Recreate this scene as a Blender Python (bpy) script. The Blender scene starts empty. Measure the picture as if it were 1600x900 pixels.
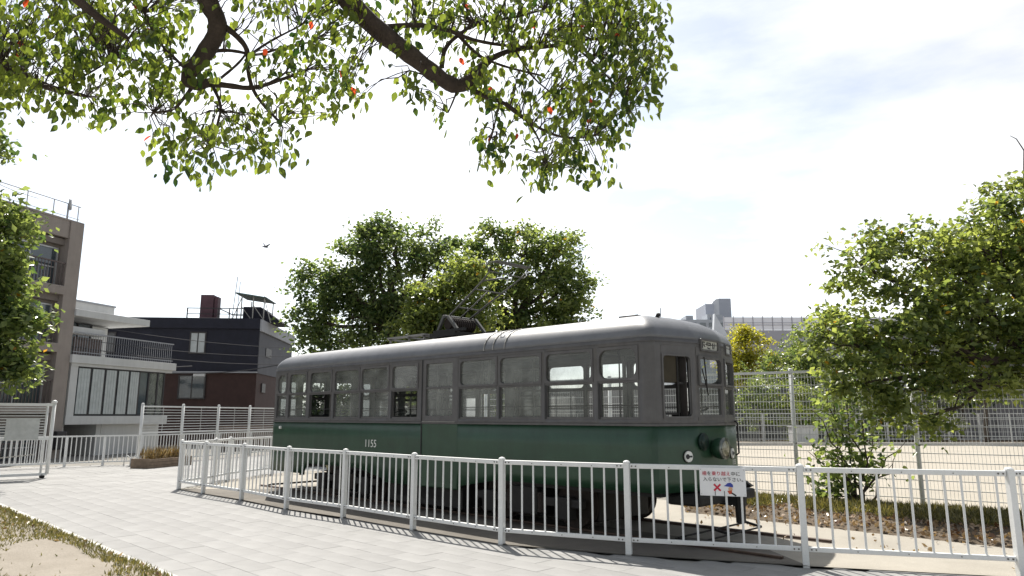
import bpy, math, random
import numpy as np
from mathutils import Vector, noise
random.seed(7); RNG = np.random.default_rng(7)
scn = bpy.context.scene
COL = scn.collection
R = math.radians

# ------------------------------------------------------------------ camera
CAM_H, PITCH, FPX = 1.6, R(10.2), 1111.0
cd = bpy.data.cameras.new('camera'); cam = bpy.data.objects.new('camera', cd); COL.objects.link(cam)
cam.location = (0, 0, CAM_H); cam.rotation_euler = (R(90) + PITCH, 0, 0)
cd.sensor_width = 36; cd.lens = FPX / 1600 * 36; cd.clip_end = 3000; cd.clip_start = 0.05
scn.camera = cam
# ------------------------------------------------------------------ sky, sun, exposure
CLOUD = 2.15
SUN_AZ, SUN_EL = -16.0, 54.0          # degrees left of the view axis, above the horizon
w = bpy.data.worlds.new('World'); scn.world = w; w.use_nodes = True
nt = w.node_tree; nt.nodes.clear()
def N(t, **k):
    n = nt.nodes.new(t)
    for a, b in k.items(): setattr(n, a, b)
    return n
out = N('ShaderNodeOutputWorld'); bg = N('ShaderNodeBackground'); bg.inputs[1].default_value = 0.082
sky = N('ShaderNodeTexSky', sky_type='NISHITA'); sky.sun_disc = False
sky.sun_elevation = R(SUN_EL); sky.sun_rotation = R(SUN_AZ); sky.air_density = 1.0; sky.dust_density = 1.2; sky.ozone_density = .6
tc = N('ShaderNodeTexCoord'); mp = N('ShaderNodeMapping'); mp.inputs['Scale'].default_value = (1.2, 1.2, 4.0)
mp.inputs['Location'].default_value = (1.35, 0.2, 0.1)
nz = N('ShaderNodeTexNoise'); nz.inputs['Scale'].default_value = 1.7; nz.inputs['Detail'].default_value = 9; nz.inputs['Roughness'].default_value = .55
rp = N('ShaderNodeValToRGB'); rp.color_ramp.elements[0].position = .43; rp.color_ramp.elements[1].position = .66; rp.color_ramp.elements[0].color = (.36, .36, .36, 1)
mx = N('ShaderNodeMixRGB')
bw = N('ShaderNodeRGBToBW'); cg = N('ShaderNodeMixRGB', blend_type='MULTIPLY'); cg.inputs[0].default_value = 1; cg.inputs[2].default_value = (CLOUD, CLOUD * 1.01, CLOUD * 1.02, 1)   # thin cloud scatters the light of the sky round it
lk = nt.links.new
lk(tc.outputs['Generated'], mp.inputs[0]); lk(mp.outputs[0], nz.inputs[0]); lk(nz.outputs[0], rp.inputs[0])
lk(sky.outputs[0], bw.inputs[0]); lk(bw.outputs[0], cg.inputs[1]); lk(cg.outputs[0], mx.inputs[2]); lk(rp.outputs[0], mx.inputs[0]); lk(sky.outputs[0], mx.inputs[1]); lk(mx.outputs[0], bg.inputs[0]); lk(bg.outputs[0], out.inputs[0])
sd = bpy.data.lights.new('sun', 'SUN'); sun = bpy.data.objects.new('sun', sd); COL.objects.link(sun)
sd.energy = 4.6; sd.angle = R(.5); sd.color = (1, .95, .87)
sv = Vector((math.sin(R(SUN_AZ)) * math.cos(R(SUN_EL)), math.cos(R(SUN_AZ)) * math.cos(R(SUN_EL)), math.sin(R(SUN_EL))))
sun.rotation_euler = sv.to_track_quat('Z', 'Y').to_euler(); sun.location = sv * 60
vs = scn.view_settings; vs.view_transform = 'Standard'; vs.look = 'None'; vs.gamma = 1; vs.use_curve_mapping = False
vs.exposure = 0.84

# ------------------------------------------------------------------ geometry of the place
def ray(px, py):
    u = (px - 800) / FPX; v = (450 - py) / FPX
    return Vector((u, math.cos(PITCH) - v * math.sin(PITCH), math.sin(PITCH) + v * math.cos(PITCH)))
def G(px, py, z=0.0):
    d = ray(px, py); t = (z - CAM_H) / d.z
    return Vector((d.x * t, d.y * t, z))
def at(px, py, Y):
    d = ray(px, py); t = Y / d.y
    return Vector((d.x * t, Y, CAM_H + d.z * t))

# ------------------------------------------------------------------ materials
MATS = {}
def mat(name, col, rough=.6, var=.15, scale=6, metal=0, bump=0, bscale=60, col2=None, spec=.4, attr=False, objrand=0, fine=0, speck=None, streak=0):
    if name in MATS: return MATS[name]
    m = bpy.data.materials.new(name); m.use_nodes = True; t = m.node_tree
    b = t.nodes['Principled BSDF']; b.inputs['Roughness'].default_value = rough; b.inputs['Metallic'].default_value = metal
    b.inputs['Specular IOR Level'].default_value = spec
    L = t.links.new
    co = t.nodes.new('ShaderNodeTexCoord')
    n = t.nodes.new('ShaderNodeTexNoise'); n.inputs['Scale'].default_value = scale; n.inputs['Detail'].default_value = 8; n.inputs['Roughness'].default_value = .65
    L(co.outputs['Object'], n.inputs[0])
    r = t.nodes.new('ShaderNodeValToRGB'); r.color_ramp.elements[0].position = .3; r.color_ramp.elements[1].position = .7
    c = np.array(col)
    c2 = np.array(col2) if col2 is not None else c * (1 + var)
    c1 = c * (1 - var) if col2 is None else c
    r.color_ramp.elements[0].color = (*c1, 1); r.color_ramp.elements[1].color = (*np.minimum(c2, 1), 1)
    L(n.outputs[0], r.inputs[0]); src = r.outputs[0]
    def mul(src, fac_socket, lo, hi):
        mr = t.nodes.new('ShaderNodeMapRange'); mr.inputs['To Min'].default_value = lo; mr.inputs['To Max'].default_value = hi
        L(fac_socket, mr.inputs[0])
        mm = t.nodes.new('ShaderNodeMixRGB'); mm.blend_type = 'MULTIPLY'; mm.inputs[0].default_value = 1
        L(src, mm.inputs[1]); L(mr.outputs[0], mm.inputs[2]); return mm.outputs[0]
    if fine:
        n3 = t.nodes.new('ShaderNodeTexNoise'); n3.inputs['Scale'].default_value = bscale * 1.3; n3.inputs['Detail'].default_value = 3
        L(co.outputs['Object'], n3.inputs[0]); src = mul(src, n3.outputs[0], 1 - fine * 2, 1 + fine * 2)
    if streak:
        mpn = t.nodes.new('ShaderNodeMapping'); mpn.inputs['Scale'].default_value = (1, 1, .09); L(co.outputs['Object'], mpn.inputs[0])
        n4 = t.nodes.new('ShaderNodeTexNoise'); n4.inputs['Scale'].default_value = 7; n4.inputs['Detail'].default_value = 6; n4.inputs['Roughness'].default_value = .7
        L(mpn.outputs[0], n4.inputs[0]); src = mul(src, n4.outputs[0], 1 - streak * 2, 1 + streak * 2)
    if speck:
        n5 = t.nodes.new('ShaderNodeTexNoise'); n5.inputs['Scale'].default_value = speck[1]; n5.inputs['Detail'].default_value = 6; n5.inputs['Roughness'].default_value = .7
        L(co.outputs['Object'], n5.inputs[0]); r5 = t.nodes.new('ShaderNodeValToRGB'); r5.color_ramp.elements[0].position = speck[2]; r5.color_ramp.elements[1].position = speck[2] + .06
        L(n5.outputs[0], r5.inputs[0]); m5 = t.nodes.new('ShaderNodeMixRGB'); m5.inputs[2].default_value = (*speck[0], 1); L(r5.outputs[0], m5.inputs[0]); L(src, m5.inputs[1]); src = m5.outputs[0]
    if attr:
        a = t.nodes.new('ShaderNodeAttribute'); a.attribute_name = 'tone'; src = mul(src, a.outputs['Fac'], 0, 1)
    if objrand:
        oi = t.nodes.new('ShaderNodeObjectInfo'); src = mul(src, oi.outputs['Random'], 1 - objrand, 1 + objrand)
    L(src, b.inputs['Base Color'])
    if bump:
        n2 = t.nodes.new('ShaderNodeTexNoise'); n2.inputs['Scale'].default_value = bscale; n2.inputs['Detail'].default_value = 5
        L(co.outputs['Object'], n2.inputs[0])
        bp = t.nodes.new('ShaderNodeBump'); bp.inputs['Strength'].default_value = bump; bp.inputs['Distance'].default_value = .02
        L(n2.outputs[0], bp.inputs['Height']); L(bp.outputs[0], b.inputs['Normal'])
    MATS[name] = m; return m

def leaf_mat(name, dark, light, accent=None, trans=.45):
    if name in MATS: return MATS[name]
    m = bpy.data.materials.new(name); m.use_nodes = True; t = m.node_tree; L = t.links.new
    b = t.nodes['Principled BSDF']; o = t.nodes['Material Output']
    a = t.nodes.new('ShaderNodeAttribute'); a.attribute_name = 'tone'
    r = t.nodes.new('ShaderNodeValToRGB'); r.color_ramp.elements[0].color = (*dark, 1); r.color_ramp.elements[1].color = (*light, 1)
    r.color_ramp.elements[1].position = .93
    if accent is not None:
        e = r.color_ramp.elements.new(.985); e.color = (*accent, 1)
    L(a.outputs['Fac'], r.inputs[0]); L(r.outputs[0], b.inputs['Base Color']); b.inputs['Roughness'].default_value = .30
    b.inputs['Specular IOR Level'].default_value = .5
    tr = t.nodes.new('ShaderNodeBsdfTranslucent')
    g = t.nodes.new('ShaderNodeMixRGB'); g.blend_type = 'MULTIPLY'; g.inputs[0].default_value = 1; g.inputs[2].default_value = (1.7, 1.62, .95, 1)
    L(r.outputs[0], g.inputs[1]); L(g.outputs[0], tr.inputs[0])
    ms = t.nodes.new('ShaderNodeMixShader'); ms.inputs[0].default_value = trans
    L(b.outputs[0], ms.inputs[1]); L(tr.outputs[0], ms.inputs[2]); L(ms.outputs[0], o.inputs[0])
    MATS[name] = m; return m

def glass_mat(name, dust=.15, tint=(.86, .9, .9)):
    m = bpy.data.materials.new(name); m.use_nodes = True; t = m.node_tree; L = t.links.new
    b = t.nodes['Principled BSDF']; o = t.nodes['Material Output']
    b.inputs['Base Color'].default_value = (.42, .44, .40, 1); b.inputs['Roughness'].default_value = .7
    tp = t.nodes.new('ShaderNodeBsdfTransparent'); tp.inputs[0].default_value = (*tint, 1)
    gl = t.nodes.new('ShaderNodeBsdfGlossy'); gl.inputs['Roughness'].default_value = .04
    fr = t.nodes.new('ShaderNodeFresnel'); fr.inputs[0].default_value = 1.5
    m1 = t.nodes.new('ShaderNodeMixShader'); L(fr.outputs[0], m1.inputs[0]); L(tp.outputs[0], m1.inputs[1]); L(gl.outputs[0], m1.inputs[2])
    n = t.nodes.new('ShaderNodeTexNoise'); n.inputs['Scale'].default_value = 3.5; n.inputs['Detail'].default_value = 7
    mr = t.nodes.new('ShaderNodeMapRange'); mr.inputs['From Min'].default_value = .3; mr.inputs['From Max'].default_value = .7
    mr.inputs['To Min'].default_value = dust * .45; mr.inputs['To Max'].default_value = dust * 1.5
    co = t.nodes.new('ShaderNodeTexCoord'); L(co.outputs['Object'], n.inputs[0]); L(n.outputs[0], mr.inputs[0])
    m2 = t.nodes.new('ShaderNodeMixShader'); L(mr.outputs[0], m2.inputs[0]); L(m1.outputs[0], m2.inputs[1]); L(b.outputs[0], m2.inputs[2])
    L(m2.outputs[0], o.inputs[0]); MATS[name] = m; return m

WHITE = mat('white_rail_paint', (.66, .67, .66), .45, .1, 5, bump=.05, col2=(.74, .74, .73), speck=((.24, .17, .11), 9, .70), fine=.05)
WHITE2 = mat('weathered_white_paint', (.52, .53, .52), .5, .12, 4, bump=.05, speck=((.22, .16, .11), 9, .68))
BOLT = mat('bolt_steel', (.12, .11, .1), .5, .2, 20, metal=.4)
GREEN = mat('dark_green_paint', (.017, .052, .027), .40, .2, 2.2, bump=.05, bscale=8, spec=.5, fine=.06, streak=.13, speck=((.05, .035, .025), 5, .74))
GREY = mat('grey_brown_paint', (.098, .094, .093), .55, .16, 2.5, bump=.06, bscale=10, fine=.08, streak=.10, speck=((.06, .045, .035), 6, .72))
ROOFM = mat('silver_roof_paint', (.122, .126, .135), .47, .18, 1.6, bump=.06, bscale=5, spec=.6, fine=.07)
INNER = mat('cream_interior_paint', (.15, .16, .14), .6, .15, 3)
DARKIN = mat('dark_interior', (.035, .03, .028), .7, .3, 4)
IRON = mat('black_iron', (.012, .011, .0105), .65, .35, 8, bump=.2, bscale=40)
RUST = mat('rusty_iron', (.028, .02, .016), .8, .35, 10, bump=.2, bscale=50)
STEEL = mat('weathered_tube_steel', (.28, .27, .25), .5, .25, 12, metal=.3)
RUBBER = mat('window_rubber', (.03, .03, .03), .7, .2, 9)
MARK = mat('white_marking', (.72, .72, .68), .6, .12, 14)
BLACKP = mat('black_marking', (.02, .02, .022), .6, .1, 10)
LENS = mat('lamp_lens', (.20, .19, .13), .10, .25, 9, spec=.9)
CHROME = mat('dull_lamp_rim', (.2, .21, .19), .35, .2, 9, metal=.7)
GLASS = glass_mat('dusty_tram_glass', .24)
CLEAR = glass_mat('cab_glass', .10, (.93, .95, .94))
BGLASS = mat('house_window_glass', (.05, .065, .075), .08, .3, 1.2, spec=.9)
BARK = mat('camphor_bark', (.06, .045, .036), .9, .4, 12, bump=.6, bscale=45)
BARK2 = mat('grey_bark', (.085, .07, .055), .9, .4, 9, bump=.6, bscale=40)

# ------------------------------------------------------------------ mesh helpers
class MB:
    def __init__(s): s.v = []; s.f = []
    def box(s, x0, x1, y0, y1, z0, z1):
        i = len(s.v); s.v += [(x0,y0,z0),(x1,y0,z0),(x1,y1,z0),(x0,y1,z0),(x0,y0,z1),(x1,y0,z1),(x1,y1,z1),(x0,y1,z1)]
        s.f += [(i,i+3,i+2,i+1),(i+4,i+5,i+6,i+7),(i,i+1,i+5,i+4),(i+1,i+2,i+6,i+5),(i+2,i+3,i+7,i+6),(i+3,i,i+4,i+7)]; return s
    def beam(s, p, q, w, h, up=(0,0,1)):
        p = Vector(p); q = Vector(q); d = (q - p).normalized(); u = Vector(up)
        if abs(d.dot(u)) > .98: u = Vector((0,1,0))
        sd = d.cross(u).normalized(); u = sd.cross(d).normalized(); i = len(s.v)
        for c in (p, q):
            for a, b in ((-1,-1),(1,-1),(1,1),(-1,1)): s.v.append(tuple(c + sd * a * w / 2 + u * b * h / 2))
        s.f += [(i,i+1,i+2,i+3),(i+7,i+6,i+5,i+4)] + [(i+k,i+4+k,i+4+(k+1)%4,i+(k+1)%4) for k in range(4)]; return s
    def tube(s, pts, rad, n=8, cap=True):
        pts = [Vector(p) for p in pts]; rad = rad if hasattr(rad, '__len__') else [rad] * len(pts)
        ref = None; base = len(s.v)
        for k, p in enumerate(pts):
            d = (pts[min(k+1, len(pts)-1)] - pts[max(k-1, 0)]).normalized()
            if ref is None:
                ref = d.cross(Vector((0,0,1)) if abs(d.z) < .9 else Vector((1,0,0))).normalized()
            ref = (ref - d * ref.dot(d)).normalized(); o = d.cross(ref)
            for j in range(n):
                a = 2 * math.pi * j / n; s.v.append(tuple(p + (ref * math.cos(a) + o * math.sin(a)) * rad[k]))
        for k in range(len(pts) - 1):
            for j in range(n):
                a = base + k*n + j; b = base + k*n + (j+1) % n; s.f.append((a, b, b+n, a+n))
        if cap:
            s.f.append(tuple(base + j for j in range(n))[::-1]); e = base + (len(pts)-1)*n; s.f.append(tuple(e + j for j in range(n)))
        return s
    def cyl(s, c, axis, r0, r1, h, n=16):
        c = Vector(c); a = Vector(axis).normalized(); return s.tube([c, c + a * h], [r0, r1], n)
    def poly(s, pts):
        i = len(s.v); s.v += [tuple(p) for p in pts]; s.f.append(tuple(range(i, i + len(pts)))); return s
    def prism(s, pts, d):
        d = Vector(d); n = len(pts); i = len(s.v); s.v += [tuple(p) for p in pts] + [tuple(Vector(p) + d) for p in pts]
        s.f += [tuple(range(i, i+n))[::-1], tuple(range(i+n, i+2*n))] + [(i+k, i+(k+1)%n, i+n+(k+1)%n, i+n+k) for k in range(n)]; return s
    def mesh(s, name, m, smooth=False):
        me = bpy.data.meshes.new(name); me.from_pydata(s.v, [], s.f); me.materials.append(m)
        if smooth:
            me.polygons.foreach_set('use_smooth', [True] * len(me.polygons))
        me.update(); return me
    def build(s, name, m, parent=None, smooth=False, bevel=0):
        o = bpy.data.objects.new(name, s.mesh(name, m, smooth)); COL.objects.link(o); o.parent = parent
        if bevel:
            b = o.modifiers.new('bevel', 'BEVEL'); b.width = bevel; b.segments = 2; b.limit_method = 'ANGLE'
        return o
def tag(o, label=None, cat=None, group=None, kind=None):
    if label: o['label'] = label
    if cat: o['category'] = cat
    if group: o['group'] = group
    if kind: o['kind'] = kind
    return o
def empty(name, loc, rz=0):
    o = bpy.data.objects.new(name, None); COL.objects.link(o); o.location = loc; o.rotation_euler = (0, 0, rz); o.empty_display_size = .2; return o
def inst(name, me, parent=None, loc=(0,0,0), rz=0):
    o = bpy.data.objects.new(name, me); COL.objects.link(o); o.parent = parent; o.location = loc; o.rotation_euler = (0, 0, rz); return o
def smooth_angle(o, deg=35):
    me = o.data; me.polygons.foreach_set('use_smooth', [True] * len(me.polygons))
    if hasattr(me, 'set_sharp_from_angle'): me.set_sharp_from_angle(angle=R(deg))
    return o
def rrect(x0, x1, z0, z1, r, n=5):
    pts = []
    for cx, cz, a0 in ((x1-r, z1-r, 0), (x0+r, z1-r, 90), (x0+r, z0+r, 180), (x1-r, z0+r, 270)):
        for k in range(n + 1):
            a = R(a0 + 90 * k / n); pts.append((cx + r * math.cos(a), cz + r * math.sin(a)))
    return pts
def ring(mb, fn, outer, inner, d0, d1):
    """frame between two outlines with as many points; fn(u, z, depth) -> point"""
    n = len(outer); i = len(mb.v)
    for d in (d0, d1):
        for o in (outer, inner):
            mb.v += [tuple(fn(u, z, d)) for u, z in o]
    for k in range(n):
        k2 = (k + 1) % n
        a, b, c, d = i + k, i + k2, i + n + k2, i + n + k
        mb.f += [(a, b, c, d), (a + 2*n, d + 2*n, c + 2*n, b + 2*n), (d, c, c + 2*n, d + 2*n), (a, a + 2*n, b + 2*n, b)]
def text_obj(name, body, size, m, parent, matrix, align='CENTER', extrude=.001):
    c = bpy.data.curves.new('lettering', 'FONT'); c.body = body; c.size = size; c.align_x = align; c.extrude = extrude; c.resolution_u = 3
    t = bpy.data.objects.new('lettering_curve', c); COL.objects.link(t)
    me = bpy.data.meshes.new_from_object(t.evaluated_get(bpy.context.evaluated_depsgraph_get()))
    bpy.data.objects.remove(t); bpy.data.curves.remove(c)
    me.materials.clear(); me.materials.append(m)
    o = bpy.data.objects.new(name, me); COL.objects.link(o); o.parent = parent; o.matrix_local = matrix; return o
from mathutils import Matrix
def frame_matrix(origin, xdir, up):
    x = Vector(xdir).normalized(); y = Vector(up).normalized(); z = x.cross(y)
    m = Matrix.Identity(4)
    for k in range(3): m[k][0] = x[k]; m[k][1] = y[k]; m[k][2] = z[k]; m[k][3] = origin[k]
    return m

# leaves: numpy instancing of a leaf template
OVATE_V = np.array([(0,0,0),(-.20,.16,.03),(-.30,.40,.05),(-.20,.70,.03),(0,1,-.10),(.20,.70,.03),(.30,.40,.05),(.20,.16,.03)], float)
OVATE_F = [(0,4,3,2,1), (0,7,6,5,4)]
DIA_V = np.array([(0,0,0),(-.30,.45,.05),(0,1,-.08),(.30,.45,.05)], float)
DIA_F = [(0,2,1),(0,3,2)]
def rot_basis(d, roll):
    d = d / np.linalg.norm(d, axis=1, keepdims=True)
    ref = np.where(np.abs(d[:, 2:3]) > .92, np.array([[1., 0, 0]]), np.array([[0, 0, 1.]]))
    x = np.cross(d, ref); x /= np.linalg.norm(x, axis=1, keepdims=True); z = np.cross(x, d)
    c, s = np.cos(roll)[:, None], np.sin(roll)[:, None]
    return x * c + z * s, d, z * c - x * s
def leaf_mesh(name, pos, d, roll, size, tone, m, V=DIA_V, F=DIA_F, width=1.0):
    X, Y, Z = rot_basis(d, roll); n = len(pos); k = len(V)
    co = (pos[:, None] + size[:, None, None] * (V[None, :, 0:1] * width * X[:, None] + V[None, :, 1:2] * Y[:, None] + V[None, :, 2:3] * Z[:, None])).reshape(-1, 3)
    me = bpy.data.meshes.new(name); me.vertices.add(n * k); me.vertices.foreach_set('co', co.ravel())
    ls = np.array([len(f) for f in F]); flat = np.concatenate([np.array(f) for f in F])
    loops = (np.arange(n)[:, None] * k + flat[None]).ravel(); tot = np.tile(ls, n); start = np.concatenate([[0], np.cumsum(tot)[:-1]])
    me.loops.add(len(loops)); me.loops.foreach_set('vertex_index', loops)
    me.polygons.add(len(tot)); me.polygons.foreach_set('loop_start', start)
    try: me.polygons.foreach_set('loop_total', tot)
    except Exception: pass
    at_ = me.attributes.new('tone', 'FLOAT', 'POINT'); at_.data.foreach_set('value', np.repeat(tone, k))
    me.materials.append(m); me.update(calc_edges=True); return me
def bend(p, q, sag, n=5, jit=.0):
    p = Vector(p); q = Vector(q); L = (q - p).length; r = []
    for k in range(n):
        t = k / (n - 1); b = math.sin(math.pi * t)
        r.append(p.lerp(q, t) + Vector((0, 0, sag * L * b)) + Vector((random.uniform(-1,1), random.uniform(-1,1), random.uniform(-1,1))) * jit * L * b)
    return r
def tree(name, label, cat, base, fork, lobes, nleaf, size, tr, lm, seed, group=None, bark=BARK, clump=.34, dens=1.0, droop=.35, twig_r=.012, inner=.45):
    """lobes: (centre, radius vector). A trunk, limbs into each lobe, twigs to leaf clumps, leaves."""
    random.seed(seed); rng = np.random.default_rng(seed)
    root = empty(name, base); tag(root, label, cat, group)
    b = Vector(base); fork = Vector(fork); mb = MB()
    mb.tube([p - b for p in bend(b - Vector((0,0,.1)), fork, 0, 6, .035)], [tr * (1.25, 1.02, .95, .9, .84, .78)[k] for k in range(6)], 10)
    vol = np.array([(r[0]*r[1]*r[2]) ** .75 for c, r in lobes]); vol /= vol.sum()
    P, S, T = [], [], []
    for (c, r), f in zip(lobes, vol):
        c = Vector(c); lr = max(.03, tr * .7 * math.sqrt(f * len(lobes)) * .8)
        limb = bend(fork, c, random.uniform(-.05, .12), 6, .07)
        mb.tube([p - b for p in limb], [lr * (1 - .13 * k) for k in range(6)], 7)
        nl = int(nleaf * f); nc = max(4, int(nl / 62 * dens))
        for k in range(nc):
            dv = rng.normal(size=3); dv /= np.linalg.norm(dv)
            rad = rng.uniform(inner, 1.0) ** .6 * (1 + .12 * rng.normal())
            cc = np.array(c) + dv * np.array(r) * rad
            if k % 3 == 0:
                tw = bend(limb[random.choice((3,4,5))], Vector(cc), random.uniform(-.05,.1), 4, .08)
                mb.tube([p - b for p in tw], [twig_r * 1.7, twig_r * 1.2, twig_r * .8, twig_r * .45], 5, cap=False)
            m = max(4, int(nl / nc * rng.uniform(.45, 1.55))); cs = clump * rng.uniform(.6, 1.3)
            q = rng.normal(size=(m, 3)) * np.array([cs, cs, cs * .62]) * .62
            P.append(cc + q); S.append(size * rng.uniform(.65, 1.25, m)); T.append(np.clip(rng.normal(.42 + .16 * rng.normal(), .2, m), 0, .92))
    P = np.concatenate(P) - np.array(b); S = np.concatenate(S); T = np.concatenate(T); n = len(P)
    acc = rng.random(n) < .006; T[acc] = 1.0
    d = rng.normal(size=(n, 3)); d[:, 2] = d[:, 2] * .6 - droop
    mb.build('trunk', bark, root, smooth=True)
    o = bpy.data.objects.new('crown', leaf_mesh('crown', P, d, rng.uniform(-1.2, 1.2, n), S, T, lm)); COL.objects.link(o); o.parent = root; o['kind'] = 'stuff'
    return root
def lobe(px, py, Y, rx, ry=None, rd=None):
    c = at(px, py, Y); k = Y / FPX * 1.03; ry = ry or rx; rd = rd or (rx + ry) / 2
    return (c, (rx * k, rd * k, ry * k))

# ================================================================== THE SETTING
PAVE = mat('paver_concrete', (.255, .252, .245), .85, .18, .8, bump=.25, bscale=120, attr=True, objrand=.05, fine=.05)
PATHB = mat('path_joint_sand', (.29, .28, .265), .95, .12, 4, bump=.3, bscale=90)
SAND = mat('playground_sand', (.315, .285, .235), .95, .08, .35, bump=.2, bscale=30, fine=.05)
BEDM = mat('bed_concrete', (.26, .24, .205), .92, .22, .9, bump=.35, bscale=70, col2=(.34, .315, .27), fine=.07)
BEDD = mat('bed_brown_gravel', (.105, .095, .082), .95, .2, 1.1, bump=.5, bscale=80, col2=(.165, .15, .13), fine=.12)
SOIL = mat('dry_soil', (.20, .175, .14), .95, .2, 1.5, bump=.6, bscale=35, col2=(.27, .24, .20), fine=.1)
LITTER = mat('leaf_litter_soil', (.10, .075, .05), .95, .4, 5, bump=.8, bscale=40, fine=.15)
FARG = mat('far_ground', (.20, .19, .17), .95, .2, .2)
KERB = mat('kerb_concrete', (.46, .45, .42), .85, .12, 3, bump=.3, bscale=90)

def sheet(name, pts, z, m, label=None):
    o = MB().poly([(p[0], p[1], z) for p in pts]).build(name, m); o['kind'] = 'structure'; return o
sheet('ground', [(-1500,-300),(1500,-300),(1500,2200),(-1500,2200)], -.06, FARG)
POSTS = [G(x, y) for x, y in ((279,765.6),(317,772.5),(377,782.5),(447,797),(536,810.5),(645,830),(784,853),(983,870),(1260,887),(1597,905))]
MA, MBp = G(1163, 782), G(1580, 808)                 # base line of the tall mesh fence on the right
md = (MBp - MA).normalized()
AX = Vector((.7193, -.6947, 0)); BX = Vector((.6947, .7193, 0)); TO = Vector((-.7924, 13.0272, 0))      # tram axis, cross axis, centre
fence_turn = TO + AX * 4.9 + BX * 3.6
fence_far = TO - AX * 8.5 + BX * 3.6
FENCE_LINE = [MBp + md * 4.5, MBp, MA, MA + (MA - MBp).normalized() * .9]
sheet('playground', [FENCE_LINE[0], FENCE_LINE[2], FENCE_LINE[3], (-4, 24), (-7, 40.5), (80, 40.5), (80, 6)], -.02, SAND)
sheet('far_verge', [(-7, 40.6), (80, 40.6), (80, 52), (-7, 52)], .0, LITTER)
o = MB(); o.box(-7, 80, 40.35, 40.6, -.05, .14); tag(o.build('kerb', KERB), kind='structure')
back = [G(333, 757), G(356, 751.5), G(425, 742)]
path_poly = [(-30, 1), (8, 1), (7.5, 7.2)] + [tuple(p.xy) for p in reversed(POSTS)] + [tuple(p.xy) for p in back] + [(-4.2, 24), (-5.5, 32), (-9, 33), (-12.0, 24.6), (-30, 15)]
path = sheet('path', path_poly, .0, PATHB)
def inside(x, y, poly):
    c = False; j = len(poly) - 1
    for i in range(len(poly)):
        xi, yi = poly[i][0], poly[i][1]; xj, yj = poly[j][0], poly[j][1]
        if (yi > y) != (yj > y) and x < (xj - xi) * (y - yi) / (yj - yi) + xi: c = not c
        j = i
    return c
EDGE0, EDGE1 = G(0, 795), G(240, 900)              # edge of the grass bed, lower left
ed = (EDGE1 - EDGE0).normalized(); en = Vector((-ed.y, ed.x, 0))
if en.y < 0: en = -en
def proj_px(p):
    v = Vector((p[0], p[1], p[2] - CAM_H)); wz = v.y * math.cos(PITCH) + v.z * math.sin(PITCH)
    if wz < .1: return None
    return 800 + FPX * v.x / wz, 450 - FPX * (v.z * math.cos(PITCH) - v.y * math.sin(PITCH)) / wz
PL, PW = .60, .30
cells = []
for i in range(-70, 70):
    for j in range(0, 100):
        o_ = EDGE0 + ed * ((i + .5 * (j % 2)) * PL) + en * (.12 + (j + .5) * PW)
        if not inside(o_.x, o_.y, path_poly): continue
        q = proj_px(o_)
        if q is None or not (-60 < q[0] < 1660 and 640 < q[1] < 940): continue
        cells.append((o_.x ** 2 + o_.y ** 2, o_))
cells.sort(key=lambda c: c[0])
ang = math.atan2(ed.y, ed.x)
def paver_verts(z, jx=0.0):
    a, b, t = PL / 2 - .0012, PW / 2 - .0012, .0018
    return [(-a,-b,0),(a,-b,0),(a,b,0),(-a,b,0),(-a,-b,z-t),(a,-b,z-t),(a,b,z-t),(-a,b,z-t),(-a+t,-b+t,z),(a-t,-b+t,z),(a-t,b-t,z),(-a+t,b-t,z)]
PF = [(0,1,5,4),(1,2,6,5),(2,3,7,6),(3,0,4,7),(4,5,9,8),(5,6,10,9),(6,7,11,10),(7,4,8,11),(8,9,10,11)]
variants = []
for k in range(8):
    me = bpy.data.meshes.new('paver'); me.from_pydata(paver_verts(.018 + random.uniform(-.0015, .0015)), [], PF); me.materials.append(PAVE)
    a_ = me.attributes.new('tone', 'FLOAT', 'POINT'); a_.data.foreach_set('value', [random.uniform(.95, 1.0)] * 12); variants.append(me)
for _, p in cells[:300]:
    o = inst('paver', random.choice(variants), path, (p.x, p.y, .001), ang)
V, F, T = [], [], []
ca, sa = math.cos(ang), math.sin(ang)
for _, p in cells[300:]:
    i = len(V); t = random.uniform(.95, 1.0)
    for x, y, z in paver_verts(.018 + random.uniform(-.002, .002)): V.append((p.x + x*ca - y*sa, p.y + x*sa + y*ca, z + .001)); T.append(t)
    F += [tuple(i + q for q in f) for f in PF]
me = bpy.data.meshes.new('far_pavers'); me.from_pydata(V, [], F); me.materials.append(PAVE)
a_ = me.attributes.new('tone', 'FLOAT', 'POINT'); a_.data.foreach_set('value', T)
o = inst('far_pavers', me, path); o['kind'] = 'stuff'

# bed the tram stands on, inside the railing
bed_poly = [p + (Vector((0, -.05, 0))) for p in POSTS] + [Vector((9.5, 7.2, 0)), Vector((11, 9.4, 0)), FENCE_LINE[0], MBp, MA, FENCE_LINE[3], Vector((-2.5, 20.5, 0)), Vector((-6.2, 21.4, 0)), back[2], back[1], back[0]]
sheet('tram_bed', bed_poly, .026, BEDM)
sheet('gravel_margin', [p + Vector((0, -.045, 0)) for p in POSTS[:9]] + [TO + AX * 5.3, TO + AX * 4.4 - BX * .2, TO - AX * 4.3 - BX * .1, TO - AX * 5.6 - BX * 1.2], .030, BEDD)
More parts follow.
